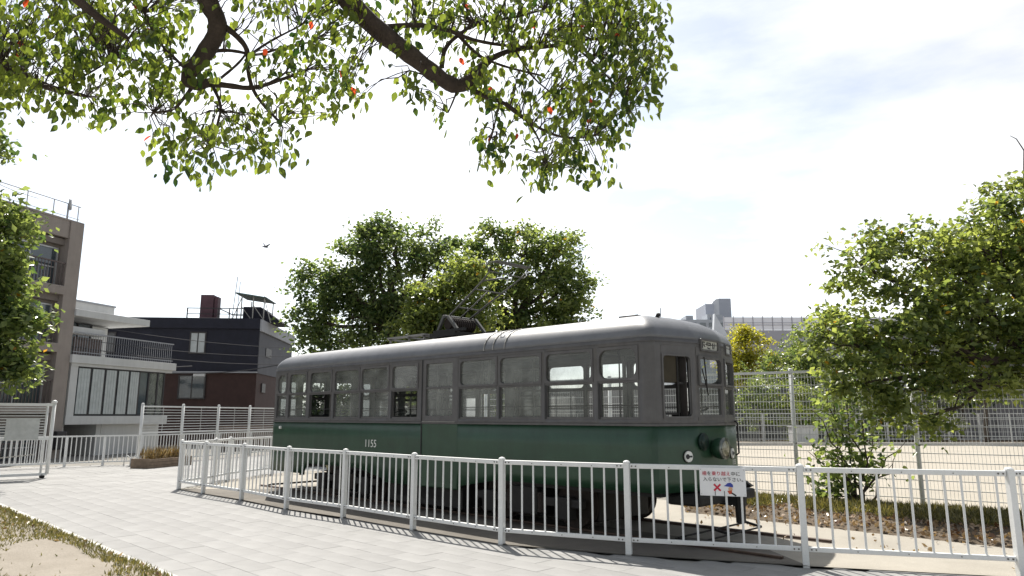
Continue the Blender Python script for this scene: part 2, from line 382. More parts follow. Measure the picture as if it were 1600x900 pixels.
# planting strip with leaf litter in front of the mesh fence
n0, n1 = G(1150, 812), G(1590, 862)
strip = []
for k in range(41):
    t = k / 40; a = MA.lerp(MBp, -.25 + 1.75 * t) ; b = n0.lerp(n1, -.25 + 1.75 * t)
    strip.append((a, b))
mbs = MB()
M_ = 9
for k, (a, b) in enumerate(strip):
    for j in range(M_):
        s = j / (M_ - 1); p = b.lerp(a, s); h = .03 + .16 * math.sin(math.pi * min(1, s * 1.15)) ** .8 * (1 if j else 0) + .05 * noise.noise(p * 2.2) * (1 if 0 < j else 0)
        mbs.v.append((p.x, p.y, h if j else .02))
for k in range(40):
    for j in range(M_ - 1):
        a = k * M_ + j; mbs.f.append((a, a + M_, a + M_ + 1, a + 1))
stp = mbs.build('planting_strip', LITTER, smooth=True); stp['kind'] = 'structure'
# grass bed, lower left
gb = [EDGE0 - ed * 14, EDGE1 + ed * 6, EDGE1 + ed * 6 - en * 9, EDGE0 - ed * 14 - en * 9]
mbs = MB(); NX, NY = 90, 44
for i in range(NX + 1):
    for j in range(NY + 1):
        p = EDGE0 + ed * (-6 + 16 * i / NX) - en * (5.5 * j / NY)
        mbs.v.append((p.x, p.y, .035 + .035 * noise.noise(p * .9) + .012 * noise.noise(p * 5) + min(.03, .05 * j / 4)))
for i in range(NX):
    for j in range(NY):
        a = i * (NY + 1) + j; mbs.f.append((a, a + 1, a + NY + 2, a + NY + 1))
tag(mbs.build('grass_bed', SOIL, smooth=True), kind='structure')
mk = MB(); q0 = EDGE0 - ed * 8 + en * .05; q1 = EDGE1 + ed * 6 + en * .05
for k in range(24):
    a = q0.lerp(q1, k / 24); b = q0.lerp(q1, (k + 1) / 24 - .0015); mk.beam((a.x, a.y, -.02), (b.x, b.y, -.02), .11, .115)
tag(mk.build('kerb', KERB), kind='structure')

# grass blades and dead leaves
DRYG = leaf_mat('dry_grass_blade', (.065, .075, .02), (.25, .215, .09), trans=.3)
DEAD = leaf_mat('fallen_leaf', (.10, .05, .025), (.38, .27, .15), trans=.15)
def scatter(name, pts, size, m, up=1.2, width=.25, parent=None, seed=1, V=DIA_V, F=DIA_F):
    rng = np.random.default_rng(seed); P = np.array(pts); n = len(P); d = rng.normal(size=(n, 3)) * .75; d[:, 2] = np.abs(d[:, 2]) * .4 + up
    o = bpy.data.objects.new(name, leaf_mesh(name, P, d, rng.uniform(-3, 3, n), size * rng.uniform(.5, 1.4, n), np.clip(rng.normal(.45, .28, n), 0, .92), m, V, F, width))
    COL.objects.link(o); o.parent = parent; return o
def grass_h(p): return .035 + .035 * noise.noise(p * .9) + .01
random.seed(3); pts = []; dl = []
c_bare = G(85, 884)
while len(pts) < 42000:
    s, t = random.uniform(-4, 9.5), random.random() ** 1.3 * 4.6
    p = EDGE0 + ed * s - en * (t + .02)
    dist = (p - c_bare); u_ = dist.dot(ed) / 1.5; v_ = dist.dot(en) / .5
    m_ = noise.noise(Vector((p.x * .9, p.y * .9, 3))) + .5 * noise.noise(Vector((p.x * 3, p.y * 3, 7)))
    if u_ * u_ + v_ * v_ < 1 + .8 * m_ and t > .22 + .15 * m_: 
        if random.random() > .012: continue
    if m_ < -.38 and t > .3: continue
    pts.append((p.x, p.y, grass_h(p)))
    if random.random() < .02: dl.append((p.x, p.y, grass_h(p) + .02))
tag(scatter('dry_grass', pts, .06, DRYG, .9, .3), 'short dry yellowish grass tufts on the bed beside the pale path', 'grass', kind='stuff')
tag(scatter('fallen_leaf_scatter', dl, .055, DEAD, .05, 1.1, seed=5), 'dead leaves lying on the grass bed beside the pale path', 'leaves', kind='stuff')
pts = []; dl = []
for k in range(26000):
    t = random.uniform(-.25, 1.5); s = random.random(); a = MA.lerp(MBp, t); b = n0.lerp(n1, t); p = b.lerp(a, s)
    h = .04 + .15 * math.sin(math.pi * min(1, s * 1.15)) ** .8
    if s > .22 and noise.noise(p * 2) > -.4: pts.append((p.x, p.y, h))
    elif random.random() < .16: dl.append((p.x, p.y, h + .01))
    if random.random() < .012 and s < .2: q = p + (b - a) * random.uniform(0, .6); dl.append((q.x, q.y, .04))
tag(scatter('verge_grass', pts, .12, DRYG, .7, .2, seed=8), 'rough grass growing on the planting strip below the mesh fence', 'grass', kind='stuff')
tag(scatter('leaf_litter', dl, .07, DEAD, .15, 1.1, seed=9), 'brown fallen leaves heaped along the planting strip by the mesh fence', 'leaves', kind='stuff')

# ================================================================== LEFT-HAND BUILDINGS
def bx_part(name, m, par, *boxes, bevel=0):
    mb = MB()
    for b in boxes: mb.box(*b)
    return mb.build(name, m, par, bevel=bevel)
TANW = mat('tan_render', (.26, .226, .203), .9, .14, .8, bump=.2, bscale=30, streak=.10)
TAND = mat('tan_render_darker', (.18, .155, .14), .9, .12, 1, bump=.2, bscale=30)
DARKF = mat('dark_window_frame', (.03, .028, .03), .5, .2, 5)
ALU = mat('aluminium_frame', (.42, .42, .42), .4, .1, 5, metal=.4)
HWHITE = mat('white_house_render', (.50, .505, .50), .8, .07, 1.2, bump=.1, bscale=30, streak=.07)
CURT = mat('white_curtain', (.42, .45, .45), .9, .12, 3)
BALU = mat('brown_balustrade', (.10, .075, .07), .6, .2, 4)
NAVY = mat('navy_cladding', (.010, .011, .021), .75, .25, 1.5, bump=.15, bscale=14, streak=.12)
BRICK = mat('redbrown_tile', (.046, .024, .021), .8, .2, 2.5, bump=.2, bscale=30)
GREYF = mat('grey_fascia', (.28, .29, .31), .7, .1, 2)
CHIM = mat('maroon_flue', (.10, .05, .06), .7, .15, 3)
FA = R(73)
# tan block: local x along the facade (0 = its right corner, negative = towards the camera), y into the building
tb = empty('apartment_block', (-18, 29, 0), FA); tag(tb, 'tan concrete apartment block with recessed balconies behind the left tree', 'building')
bx_part('wall', TANW, tb, (-14, 0.02, 0.5, 10, -1, 9.5))
bx_part('pilaster', TANW, tb, (-.62, 0, 0, .5, -1, 9.5))
bx_part('pilaster', TANW, tb, (-3.9, -3.3, 0, .5, -1, 9.5)); bx_part('pilaster', TANW, tb, (-7.4, -6.8, 0, .5, -1, 9.5)); 
bx_part('drainpipe', ALU, tb, (.03, .11, .25, .33, -1, 9.4))
bx_part('parapet', TANW, tb, (-14, -.625, .06, .5, 8.80, 9.5), (-14, .03, .04, .6, 9.503, 9.58)); 
mp_ = MB()
for k in range(9): mp_.beam((-k * 1.15 - .1, .3, 9.5), (-k * 1.15 - .1, .3, 10.3), .03, .03)
mp_.beam((.0, .3, 10.3), (-12, .3, 10.3), .03, .03); mp_.beam((0, .3, 9.75), (-12, .3, 9.75), .02, .02)
mp_.build('roof_railing', ALU, tb)
an = MB().cyl((-.55, .3, 10.28), (.9, -1, .1), .26, .22, .07, 16); an.beam((-.55, .35, 9.5), (-.55, .35, 10.3), .05, .05); an.build('dish_antenna', GREYF, tb)
for zf in (6.75, 4.43, 2.02, -.4):
    for x0, x1 in ((-3.3, -.62), (-6.8, -3.9), (-10.4, -7.4)):
        bx_part('balcony_slab', TANW, tb, (x0 + .002, x1 - .002, -.04, .5, zf - .32, zf + .04), bevel=.02)
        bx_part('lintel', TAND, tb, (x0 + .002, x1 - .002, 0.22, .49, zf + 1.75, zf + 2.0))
        wn = bx_part('window', ALU, tb, (x0 + .25, x0 + .31, 0.40, .49, zf + .04, zf + 1.62), (x1 - .16, x1 - .1, 0.40, .49, zf + .04, zf + 1.62), ((x0+x1)/2 - .03, (x0+x1)/2 + .03, 0.38, .48, zf + .04, zf + 1.62), (x0 + .31, x1 - .16, 0.40, .48, zf + 1.56, zf + 1.62), (x0 + .31, x1 - .16, 0.41, .48, zf + .78, zf + .83))
        bx_part('pane', BGLASS, wn, (x0 + .31, x1 - .16, 0.44, .46, zf + .05, zf + 1.56))
        bal = MB(); bal.beam((x0, .06, zf + .98), (x1, .06, zf + .98), .05, .05)
        for k in range(19):
            xx = x0 + (x1 - x0) * (k + .5) / 19; bal.beam((xx, .06, zf + .04), (xx, .06, zf + .98), .02, .02)
        pass
        bal.build('balustrade', BALU, tb)
bx_part('air_conditioner', DARKF, tb, (-.55, -.1, -.4, -.02, .3, 1.0), bevel=.03)

# white house next to it
wh = empty('white_house', (-18, 29, 0), FA); tag(wh, 'white flat-roofed house with tall curtained window wall and balcony', 'building')
bx_part('wall', HWHITE, wh, (.12, 5.55, 3.2, 9, -1.2, 3.72), (2.3, 5.55, .45, 3.2, -1.2, 1.25), (.12, .46, .02, 3.2, 1.25, 3.72), (.12, .5, .5, 3.2, -1.2, 1.25))
bx_part('lower_band', HWHITE, wh, (.10, 5.56, 0, 3.2, 1.25, 1.60), bevel=.01)
bx_part('balcony_slab', HWHITE, wh, (.0, 5.75, -.12, 4.5, 3.74, 4.08), bevel=.015)
bx_part('slab_soffit', HWHITE, wh, (.1, 5.62, -.02, 3.2, 3.62, 3.742))
wf = MB()
xs = [.47, 1.15, 1.85, 2.5, 3.15, 3.75, 4.3, 4.85, 5.25]
for x in xs: wf.box(x - .035, x + .035, .06, .16, 1.6, 3.62)
wf.box(.43, 5.28, .07, .17, 1.6, 1.66); wf.box(.43, 5.28, .07, .17, 3.56, 3.62)
wn = wf.build('window_wall', DARKF, wh)
for k in range(len(xs) - 1): bx_part('pane', GLASS if k > 5 else BGLASS, wn, (xs[k] + .036, xs[k+1] - .036, .1, .115, 1.66, 3.56))
for k in range(5):
    cu = MB()
    for j in range(8):
        x0 = xs[k] + .06 + (xs[k+1] - xs[k] - .12) * j / 8; x1 = xs[k] + .06 + (xs[k+1] - xs[k] - .12) * (j + 1) / 8
        cu.box(x0, x1, .028 + .012 * (j % 2), .052 + .012 * (j % 2), 1.68, 3.55)
    cu.build('curtain', CURT, wn)
bx_part('inner_partition', HWHITE, wh, (4.35, 5.2, 1.6, 1.7, 1.6, 3.6))
bx_part('end_wall', HWHITE, wh, (5.3, 5.42, .3, 3.2, 1.6, 3.62))
bx_part('upper_wall', HWHITE, wh, (.1, 3.3, 2.6, 8, 4.08, 5.62), (.1, .3, 1.6, 2.6, 4.08, 5.62), (2.3, 3.3, 1.7, 2.6, 4.08, 5.62))
bx_part('roof_canopy', HWHITE, wh, (-.02, 3.9, -.1, 8, 5.66, 5.95), bevel=.015)
bx_part('roof_block', HWHITE, wh, (.05, 2.8, .9, 8, 5.95, 6.42)); bx_part('roof_cap', GREYF, wh, (.02, 2.84, .86, 8, 6.42, 6.5))
uf = MB()
for x in (.35, .95, 1.55, 2.25): uf.box(x - .03, x + .03, 1.5, 1.6, 4.1, 5.6)
un = uf.build('upper_window', DARKF, wh); bx_part('pane', BGLASS, un, (.38, 2.22, 1.54, 1.56, 4.12, 5.6))
bx_part('balcony_panel', BALU, wh, (.35, 1.0, .3, .34, 4.1, 4.85), (1.06, 1.75, .3, .34, 4.1, 4.85))
ab = bx_part('awning_box', HWHITE, wh, (-.05, 1.7, .1, .5, 4.95, 5.25), bevel=.02)
br = MB(); br.beam((.1, 0, 5.0), (5.6, 0, 5.0), .035, .05); br.beam((.1, 0, 4.2), (5.6, 0, 4.2), .03, .03)
for k in range(44): br.beam((.15 + k * .124, 0, 4.1), (.15 + k * .124, 0, 5.0), .014, .014)
br.build('balcony_railing', GREYF, wh)
bx_part('garage_interior', DARKF, wh, (.5, 2.3, 2.4, 2.5, -1.2, 1.25)); bx_part('garage_jamb', HWHITE, wh, (2.05, 2.3, .47, 2.4, -1.2, 1.25))
pl = MB(); pl.tube([(4.55, .5, 1.6), (4.56, .5, 2.1)], [.02, .015], 6); 
pl.build('houseplant_stem', BARK, wh)
rng_ = np.random.default_rng(4); pp = rng_.normal(size=(90, 3)) * (.14, .1, .22) + (4.56, .5, 2.25)
LEAFD = leaf_mat('dark_leaf', (.012, .03, .010), (.05, .10, .03))
o = bpy.data.objects.new('houseplant_leaf', leaf_mesh('houseplant', pp, rng_.normal(size=(90, 3)), rng_.uniform(-2, 2, 90), np.full(90, .16), rng_.random(90) * .8, LEAFD)); COL.objects.link(o); o.parent = wh; o['kind'] = 'stuff'

# navy and red-brown building behind
nb = empty('dark_building', (-20, 42, 0), R(5)); tag(nb, 'dark navy and red-brown building with rooftop lookout and maroon flue', 'building')
NS, NE = -7.5, 4.9
bx_part('lower_wall', BRICK, nb, (NS, NE - .05, .05, 9, -1.5, 4.16)); bx_part('upper_wall', NAVY, nb, (NS, NE - .04, 0.02, 9, 4.16, 6.72))
bx_part('parapet', NAVY, nb, (NS, NE + .02, -.12, 9, 6.72, 7.36), bevel=.02)
bx_part('side_fascia', GREYF, nb, (NE + .02, NE + .14, -.1, 9.1, 6.6, 7.3)); bx_part('side_wall', mat('grey_side_wall', (.085, .088, .1), .8, .12, 1.5), nb, (NE - .05, NE + .0, .06, 9, 4.1, 6.6))
bx_part('ledge', GREYF, nb, (NS, NE, -.22, .02, 4.1, 4.18))
for (x0, x1, z0, z1, m, par_) in ((.95, 1.75, 5.3, 6.45, CURT, 0), (.5, 1.9, 2.65, 3.9, BGLASS, 0), (-4.2, -3.4, 5.3, 6.4, BGLASS, 0)):
    wn = bx_part('window', DARKF, nb, (x0 - .08, x0, -.04, .06, z0 - .08, z1 + .08), (x1, x1 + .08, -.04, .06, z0 - .08, z1 + .08), (x0, x1, -.04, .06, z1, z1 + .08), (x0, x1, -.05, .06, z0 - .08, z0), ((x0+x1)/2 - .03, (x0+x1)/2 + .03, -.03, .06, z0, z1))
    bx_part('pane', m, wn, (x0, x1, -.012, .012, z0, z1))
bx_part('shutter_box', HWHITE, nb, (1.3, 1.95, -.2, .04, 3.88, 4.12)); bx_part('window', DARKF, nb, (NE, NE + .04, 1.6, 3.0, 5.2, 5.75)); bx_part('window', DARKF, nb, (NE - .05, NE + .03, 1.2, 2.0, 3.0, 3.55))
fl = bx_part('flue', CHIM, nb, (.64, 1.42, 2, 2.9, 7.3, 9.1)); bx_part('flue_pipe', CHIM, nb, (1.46, 1.66, 2.1, 2.7, 7.3, 9.0))
rr = MB()
for x in (.25, 2.1, 2.75, 3.2): rr.beam((x, 1, 7.3), (x, 1, 8.12), .06, .06)
rr.beam((.22, 1, 8.1), (3.6, 1, 8.1), .05, .05); rr.beam((.22, 1, 7.75), (3.6, 1, 7.75), .04, .04); rr.beam((2.1, 4, 8.1), (3.6, 4, 8.05), .05, .05); rr.beam((2.1, 1, 8.1), (2.1, 4, 8.1), .05, .05)
rr.build('roof_railing', DARKF, nb)
bx_part('stair_head', NAVY, nb, (3.5, 4.55, 1.2, 4, 7.3, 8.25)); MB().prism([(4.55, 1.25, 7.3), (5.9, 1.25, 7.3), (4.55, 1.25, 8.2)], (0, 2.5, 0)).build('stair_roof', NAVY, nb)
lo = MB().prism([(3.15, .6, 8.98), (5.0, .6, 8.72), (5.0, .6, 8.78), (3.15, .6, 9.06)], (0, 2.6, 0)).build('lookout_roof', mat('green_sheet_roof', (.06, .10, .09), .6, .15, 3), nb)
for x, y in ((3.5, .8), (4.85, .8), (3.5, 3), (4.85, 3), (4.2, .8)): MB().beam((x, y, 7.3), (x, y, 8.85), .06, .06).build('lookout_leg', STEEL, nb)
for a, b in (((3.5, .8, 8.8), (3.0, .8, 7.4)), ((4.85, .8, 8.7), (5.3, .8, 7.2)), ((4.2, .8, 8.3), (4.85, .8, 7.4)), ((3.5, .8, 8.2), (4.2, .8, 7.3))): MB().beam(a, b, .04, .04).build('lookout_brace', STEEL, nb)
am = MB().beam((2.75, 1.5, 7.3), (2.95, 1.5, 10.2), .035, .035).beam((3.0, 1.6, 7.3), (3.1, 1.6, 9.9), .03, .03); am.build('aerial', GREYF, nb)

# ================================================================== FAR RIGHT BACKGROUND
CONC = mat('hazed_concrete', (.36, .38, .41), .8, .1, .1)  # colour lightened to stand in for distance haze
TOWG = mat('hazed_tower_grey', (.33, .35, .40), .7, .08, .05)  # haze over the tower put into its base colour
TOWL = mat('tower_light_grey', (.50, .52, .55), .7, .08, .05)
PANEL = mat('noise_barrier_panel', (.78, .77, .80), .6, .06, .3)
BAND = mat('hazed_viaduct_concrete', (.36, .35, .38), .85, .1, .2)  # concrete paled for haze in the colour itself
tw = empty('office_tower', (74, 250, 0)); tag(tw, 'tall grey office tower with a curved shoulder far behind the tram', 'building')
bx_part('wall', TOWG, tw, (-.4, 3.9, 0, 18, 0, 42.8))
MB().prism([(-3.2, -.2, 0), (-.4, -.2, 0), (-.4, -.2, 42.7), (-1.5, -.2, 42.5), (-2.5, -.2, 41.6), (-3.2, -.2, 40.4)], (0, 15, 0)).build('curved_shoulder', TOWL, tw)
bx_part('side_block', TOWG, tw, (-5.6, -2.6, -1.5, 12, 0, 40.6)); MB().beam((-5.2, 0, 40.6), (-5.2, 0, 41.8), .12, .12).build('mast', TOWG, tw)
ob = empty('office_block', (64, 238, 0)); tag(ob, 'long low grey office block with a row of dark windows beside the tower', 'building')
bx_part('wall', CONC, ob, (-11, 9, 0, 12, 0, 33.6)); bx_part('roof_room', CONC, ob, (-5, -2.6, 1, 8, 33.6, 35.1)); bx_part('roof_room', CONC, ob, (2.2, 3.2, 1, 8, 33.6, 35.6)); bx_part('roof_room', CONC, ob, (3.4, 7.2, 1, 8, 33.6, 35.4))
for zf in (31.2, 27.6, 24):
    for k in range(6): bx_part('window', BGLASS, ob, (-10 + k * 3.1, -8 + k * 3.1, -.15, .05, zf, zf + 1.3))
MB().beam((-13.2, 3, 0), (-13.2, 3, 38), .35, .35).build('aerial', TOWL, ob)
nbx = empty('noise_barrier', (0, 110, 0)); tag(nbx, 'pale translucent noise barrier panels with posts along a raised road', 'barrier')
bx_part('viaduct_side', BAND, nbx, (33, 92, .1, 9, 9.5, 14.75))
for k in range(20):
    x0 = 33 + k * 1.52; bx_part('panel', PANEL, nbx, (x0 + .06, x0 + 1.46, 0, .06, 14.78, 16.75)); 
    bx_part('post', BAND, nbx, (x0 - .05, x0 + .05, -.08, .1, 14.7, 16.95))
for z in (15.5, 15.85): bx_part('rail', BAND, nbx, (33, 64, -.1, -.03, z, z + .06))
MB().prism([(31.2, -.3, 13.2), (33.8, -.3, 13.2), (31.55, -.3, 17.3)], (0, 1.0, 0)).build('end_fin', mat('fin_pale', (.55, .57, .6), .6, .08, 1), nbx)
for x in (36, 48, 60, 75): bx_part('pier', BAND, nbx, (x, x + 1.6, 2, 6, 0, 9.5))

LG5 = leaf_mat('leaf_camphor_green', (.040, .078, .034), (.20, .25, .105), trans=.6)
LG1 = leaf_mat('leaf_mid_green', (.046, .084, .032), (.235, .285, .105), (.30, .16, .02), trans=.58)
LG2 = leaf_mat('leaf_yellow_green', (.14, .15, .02), (.40, .38, .05), (.4, .3, .03), trans=.6)
LG3 = leaf_mat('leaf_deep_green', (.010, .030, .009), (.055, .10, .025))
LG4 = leaf_mat('leaf_fresh_green', (.056, .092, .032), (.27, .315, .105), (.34, .20, .03), trans=.6)
def far_tree(name, label, px, Y, lobes, n, size, lm, seed, tr=.14, group='trees beyond the playground', clump=.5, ybase=0):
    c = at(px, 640, Y); b = Vector((c.x, Y, ybase)); L = [lobe(*l) for l in lobes]
    zt = min(l[0].z for l in L)
    return tree(name, label, 'tree', b, (c.x + .1, Y, max(1.2, zt * .75)), L, n, size, tr, lm, seed, group, BARK2, clump, inner=.3)
far_tree('yellow_leaved_tree', 'bright yellow-green tree rising just behind the tram front', 1168, 60, [(1165,545,60,32,30),(1185,575,60,34,28),(1150,580,60,26,28),(1172,520,60,18,14)], 8000, .26, LG2, 11, clump=.55)
far_tree('green_tree', 'dark green tree right of the yellow-leaved tree', 1225, 56, [(1215,575,56,30,32),(1240,560,56,24,28),(1205,600,56,32,28)], 4200, .24, LG1, 12, clump=.55)
far_tree('green_tree', 'tall narrow leafy tree beside the large right-hand crown', 1262, 52, [(1258,545,52,22,40),(1275,585,52,30,36),(1250,600,52,24,30)], 4600, .24, LG1, 13, clump=.5)
far_tree('green_tree', 'leafy tree behind the mesh fence under the right-hand crown', 1345, 50, [(1330,580,50,40,50),(1380,590,50,40,46),(1350,620,50,40,30)], 4600, .24, LG1, 14, clump=.55)
far_tree('green_tree', 'broad dark tree behind the far fence near the right edge', 1500, 50, [(1470,590,50,50,40),(1530,585,50,50,40),(1500,615,50,45,26),(1590,570,50,40,40)], 5200, .24, LG3, 15, clump=.55)
far_tree('thin_tree', 'thin-trunked young tree in front of the far white fence', 1537, 43.2, [(1532,600,43.2,24,18),(1548,612,43.2,18,14)], 900, .2, LG1, 16, tr=.13)
def bush(label, px, py, Y, rx, ry, n, lm, seed, base=0, size=.14):
    c = at(px, py, Y); b = Vector((c.x, Y, base)); L = [lobe(px - rx*.4, py, Y, rx*.6, ry), lobe(px + rx*.4, py + ry*.1, Y, rx*.6, ry*.9), lobe(px, py + ry*.6, Y, rx*.8, ry*.6)]
    return tree('bush', label, 'bush', b, (c.x, Y, max(base + .25, c.z * .35)), L, n, size, .05, lm, seed, 'bushes along the far fence', BARK2, .3, inner=.1)
bush('pale climbing bush on the far fence nearest the tram', 1185, 615, 47, 40, 44, 5000, LG1, 21)
bush('leafy bush on the far fence left of the shrub', 1245, 630, 47, 42, 48, 5600, LG4, 22)
bush('green bush on the far fence straight behind the shrub', 1310, 630, 46.5, 42, 48, 5600, LG1, 23)
bush('dark bush on the far fence right of the shrub', 1385, 635, 46.5, 46, 46, 5000, LG1, 24)
bush('bright bush on the far fence behind the low hanging branch', 1465, 635, 46.5, 44, 44, 5000, LG4, 25)

def back_bush(label, px, Y, rx, ry, seed, lm):  # bushes added to darken the bright view through the tram windows
    c = at(px, 640, Y); L = [lobe(px - rx*.5, 640, Y, rx*.6, ry), lobe(px + rx*.5, 635, Y, rx*.6, ry), lobe(px, 665, Y, rx, ry*.7)]
    return tree('bush', label, 'bush', (c.x, Y, 0), (c.x, Y, .5), L, 3600, .16, .06, lm, seed, 'bushes behind the tram', BARK2, .3, inner=.1)
back_bush('dark bush added behind the leftmost tram windows', 512, 27, 42, 40, 71, LG3)
back_bush('green bush added behind the tram windows left of the door', 570, 26, 60, 40, 72, LG1)
back_bush('bush glimpsed through the tram door window', 680, 26, 55, 40, 73, LG3)
back_bush('green bush added behind the tram window right of the door', 765, 27, 45, 34, 74, LG1)

# white far fence across the playground
ff = empty('far_fence', (0, 44.5, 0)); tag(ff, 'low white rail fence along the far side of the playground', 'fence')
for k in range(27): bx_part('post', WHITE2, ff, (-5.5 + k * 1.9, -5.43 + k * 1.9, -.03, .03, 0, 1.75))
for z, t in ((.18, .05), (.62, .03), (1.0, .05), (1.38, .03), (1.72, .05)): bx_part('rail', WHITE2, ff, (-5.6, 44.2, -.045, -.032, z, z + t))
mw = MB()
for k in range(242): mw.beam((-5.4 + k * .205, 0.01, .2), (-5.4 + k * .205, .01, 1.72), .012, .012)
mw.build('wire_grid', WHITE2, ff)['kind'] = 'stuff'
sh = empty('storage_box', (16.3, 42.2, 0)); tag(sh, 'white cabinet box standing before the far fence beside the tram', 'cabinet')
bx_part('body', HWHITE, sh, (0, 1.5, 0, .6, 0, .95), bevel=.02); bx_part('lid', HWHITE, sh, (-.04, 1.54, -.04, .64, .953, 1.03), bevel=.02)
for k in range(3): bx_part('door', WHITE2, sh, (.05 + k * .48, .5 + k * .48, -.02, 0, .08, .88))
wl = empty('grey_wall', (0, 50, 0)); tag(wl, 'dark grey panelled wall behind the far fence and bushes', 'wall')
GW = mat('grey_wall_panel', (.16, .155, .16), .8, .15, .5, objrand=.12)
for k in range(45): bx_part('panel', GW, wl, (-5.5 + k * 1.3, -4.22 + k * 1.3, .012 * (k % 3), .3, 0, 3.4))
bx_part('coping', GREYF, wl, (-5.6, 53.1, -.06, .36, 3.402, 3.5))

# ================================================================== TALL MESH FENCE ON THE RIGHT
mf = empty('mesh_fence', tuple(MA)); tag(mf, 'tall white wire mesh fence with round posts behind the tram and shrub', 'fence')
def along(t): return MA + md * t - MA
HF = 2.42
pc = [ (G(1246, 789) - MA).dot(md) ]; pc = [pc[0] + 2.0 * k for k in range(-6, 5)]
postm = MB().tube([(0,0,-.1),(0,0,HF + .03)], .04, 12).tube([(0,0,HF + .03),(0,0,HF + .06),(0,0,HF+.075)], [.046,.04,.015], 12).mesh('post', WHITE, True)
prev = None
def fpos(t):
    if t >= -1.0: return along(t)
    e = along(-1.0); return e - AX * (-1.0 - t)          # behind the tram the fence runs with the rails
wire_bits = MB()
for k, t in enumerate(pc):
    p = fpos(t); inst('post', postm, mf, tuple(p))
    MB().tube([p + Vector((0,-.03,1.1)), p + Vector((0,-.075,1.1))], .012, 6).build('bracket_bolt', BOLT, mf)
    if k:
        q = fpos(pc[k-1]); d = (p - q); L_ = d.length; dn = d.normalized(); off = Vector((dn.y, -dn.x, 0)) * .035
        if off.y > 0: off = -off
        a = q + off; b = p + off
        MB().beam(a + Vector((0,0,HF)), b + Vector((0,0,HF)), .045, .045).build('top_rail', WHITE, mf)
        MB().beam(a + Vector((0,0,.07)), b + Vector((0,0,.07)), .02, .02).build('bottom_rail', WHITE, mf)
        for z in np.arange(.22, HF - .05, .15):
            MB().beam(a + Vector((0,0,z)), b + Vector((0,0,z)), .009, .013).build('wire', WHITE, mf)
        nv = int(L_ / .055)
        for j in range(nv):
            c = a.lerp(b, (j + .5) / nv) - off * .12; wire_bits.beam(c + Vector((0,0,.07)), c + Vector((0,0,HF)), .0045, .0045)
wire_bits.build('vertical_wires', WHITE, mf)['kind'] = 'stuff'

# ================================================================== RAILING ROUND THE TRAM
RH = 1.055
ra = empty('railing', tuple(POSTS[0])); tag(ra, 'white tubular bar railing curving round the tram enclosure', 'railing')
O0 = POSTS[0]
pm = MB().box(-.033, .033, -.033, .033, -.05, RH + .005); pm.tube([(0,0,RH-.004),(0,0,RH+.012),(0,0,RH+.024),(0,0,RH+.03)], [.043,.042,.03,.008], 12)
pm_ = pm.mesh('post', WHITE)
barm = {}
def railing_run(pts, parent, nb_=12, thick=1.0):
    for k, p in enumerate(pts):
        nxt = pts[min(k + 1, len(pts) - 1)] - pts[max(k - 1, 0)]; a = math.atan2(nxt.y, nxt.x)
        inst('post', pm_, parent, tuple(p - O0), a)
        if k == 0: continue
        q = pts[k-1]; d = (p - q); L_ = d.length; dn = d.normalized(); a0 = q - O0 + dn * .034; b0 = p - O0 - dn * .034
        up = lambda z: Vector((0, 0, z))
        MB().beam(a0 + up(RH - .035), b0 + up(RH - .035), .05, .055).build('top_rail', WHITE, parent, bevel=.008)
        MB().beam(a0 + up(.19), b0 + up(.19), .045, .05).build('bottom_rail', WHITE, parent, bevel=.008)
        nbar = max(4, round(L_ / .152) - 1); ang_ = math.atan2(dn.y, dn.x)
        if 'bar' not in barm: barm['bar'] = MB().tube([(0,0,.212),(0,0,RH - .06)], .0125, 8, cap=False).mesh('bar', WHITE, True)
        for j in range(nbar):
            c = a0.lerp(b0, (j + .6) / (nbar + .2)); inst('bar', barm['bar'], parent, tuple(c), ang_)
        nrm = Vector((dn.y, -dn.x, 0)); nrm = nrm if nrm.y < 0 else -nrm
        bo = MB()
        for e, s in ((a0, 1), (b0, -1)):
            for z in (RH - .035, .19):
                for dd in (.03, .075): c = e + dn * s * dd + up(z) + nrm * .02; bo.tube([c, c + nrm * .012], .009, 6)
        for j in range(3): 
            for z in (RH - .04, .19): c = a0.lerp(b0, .25 + .25 * j) + up(z) + nrm * .02; bo.tube([c, c + nrm * .009], .006, 6)
        bo.build('rail_bolts', BOLT, parent)['kind'] = 'stuff'
far_post = POSTS[-1] + Vector((1.75, .55, 0))
railing_run(POSTS + [far_post], ra)
railing_run([POSTS[0]] + back + [back[2] + Vector((1.3, 1.3, 0))], ra)

# warning sign wired to the railing
sp, sq = POSTS[7], POSTS[8]; sdn = (sq - sp).normalized(); snr = Vector((sdn.y, -sdn.x, 0))
if snr.y > 0: snr = -snr
def on_panel(px, py):
    d = ray(px, py); t = (sp + snr * .05).dot(snr) / d.dot(snr); return Vector((0, 0, CAM_H)) + d * t
SGM = mat('sign_white_plate', (.74, .74, .75), .5, .05, 6)
RED = mat('sign_red', (.50, .02, .05), .6, .12, 8); BLUE = mat('sign_blue', (.04, .06, .32), .6, .12, 8); SKIN = mat('sign_skin', (.6, .36, .22), .6, .1, 8); YEL = mat('sign_orange_red', (.5, .08, .03), .6, .1, 8)
c0 = on_panel(1129, 753); sw = (on_panel(1165, 753) - on_panel(1093, 753)).length; shh = abs(on_panel(1129, 730).z - on_panel(1129, 774).z)
sg = empty('warning_sign', tuple(c0)); sg.rotation_euler = (0, 0, math.atan2(sdn.y, sdn.x)); tag(sg, 'white warning sign plate with red cross and Japanese text on the railing', 'sign')
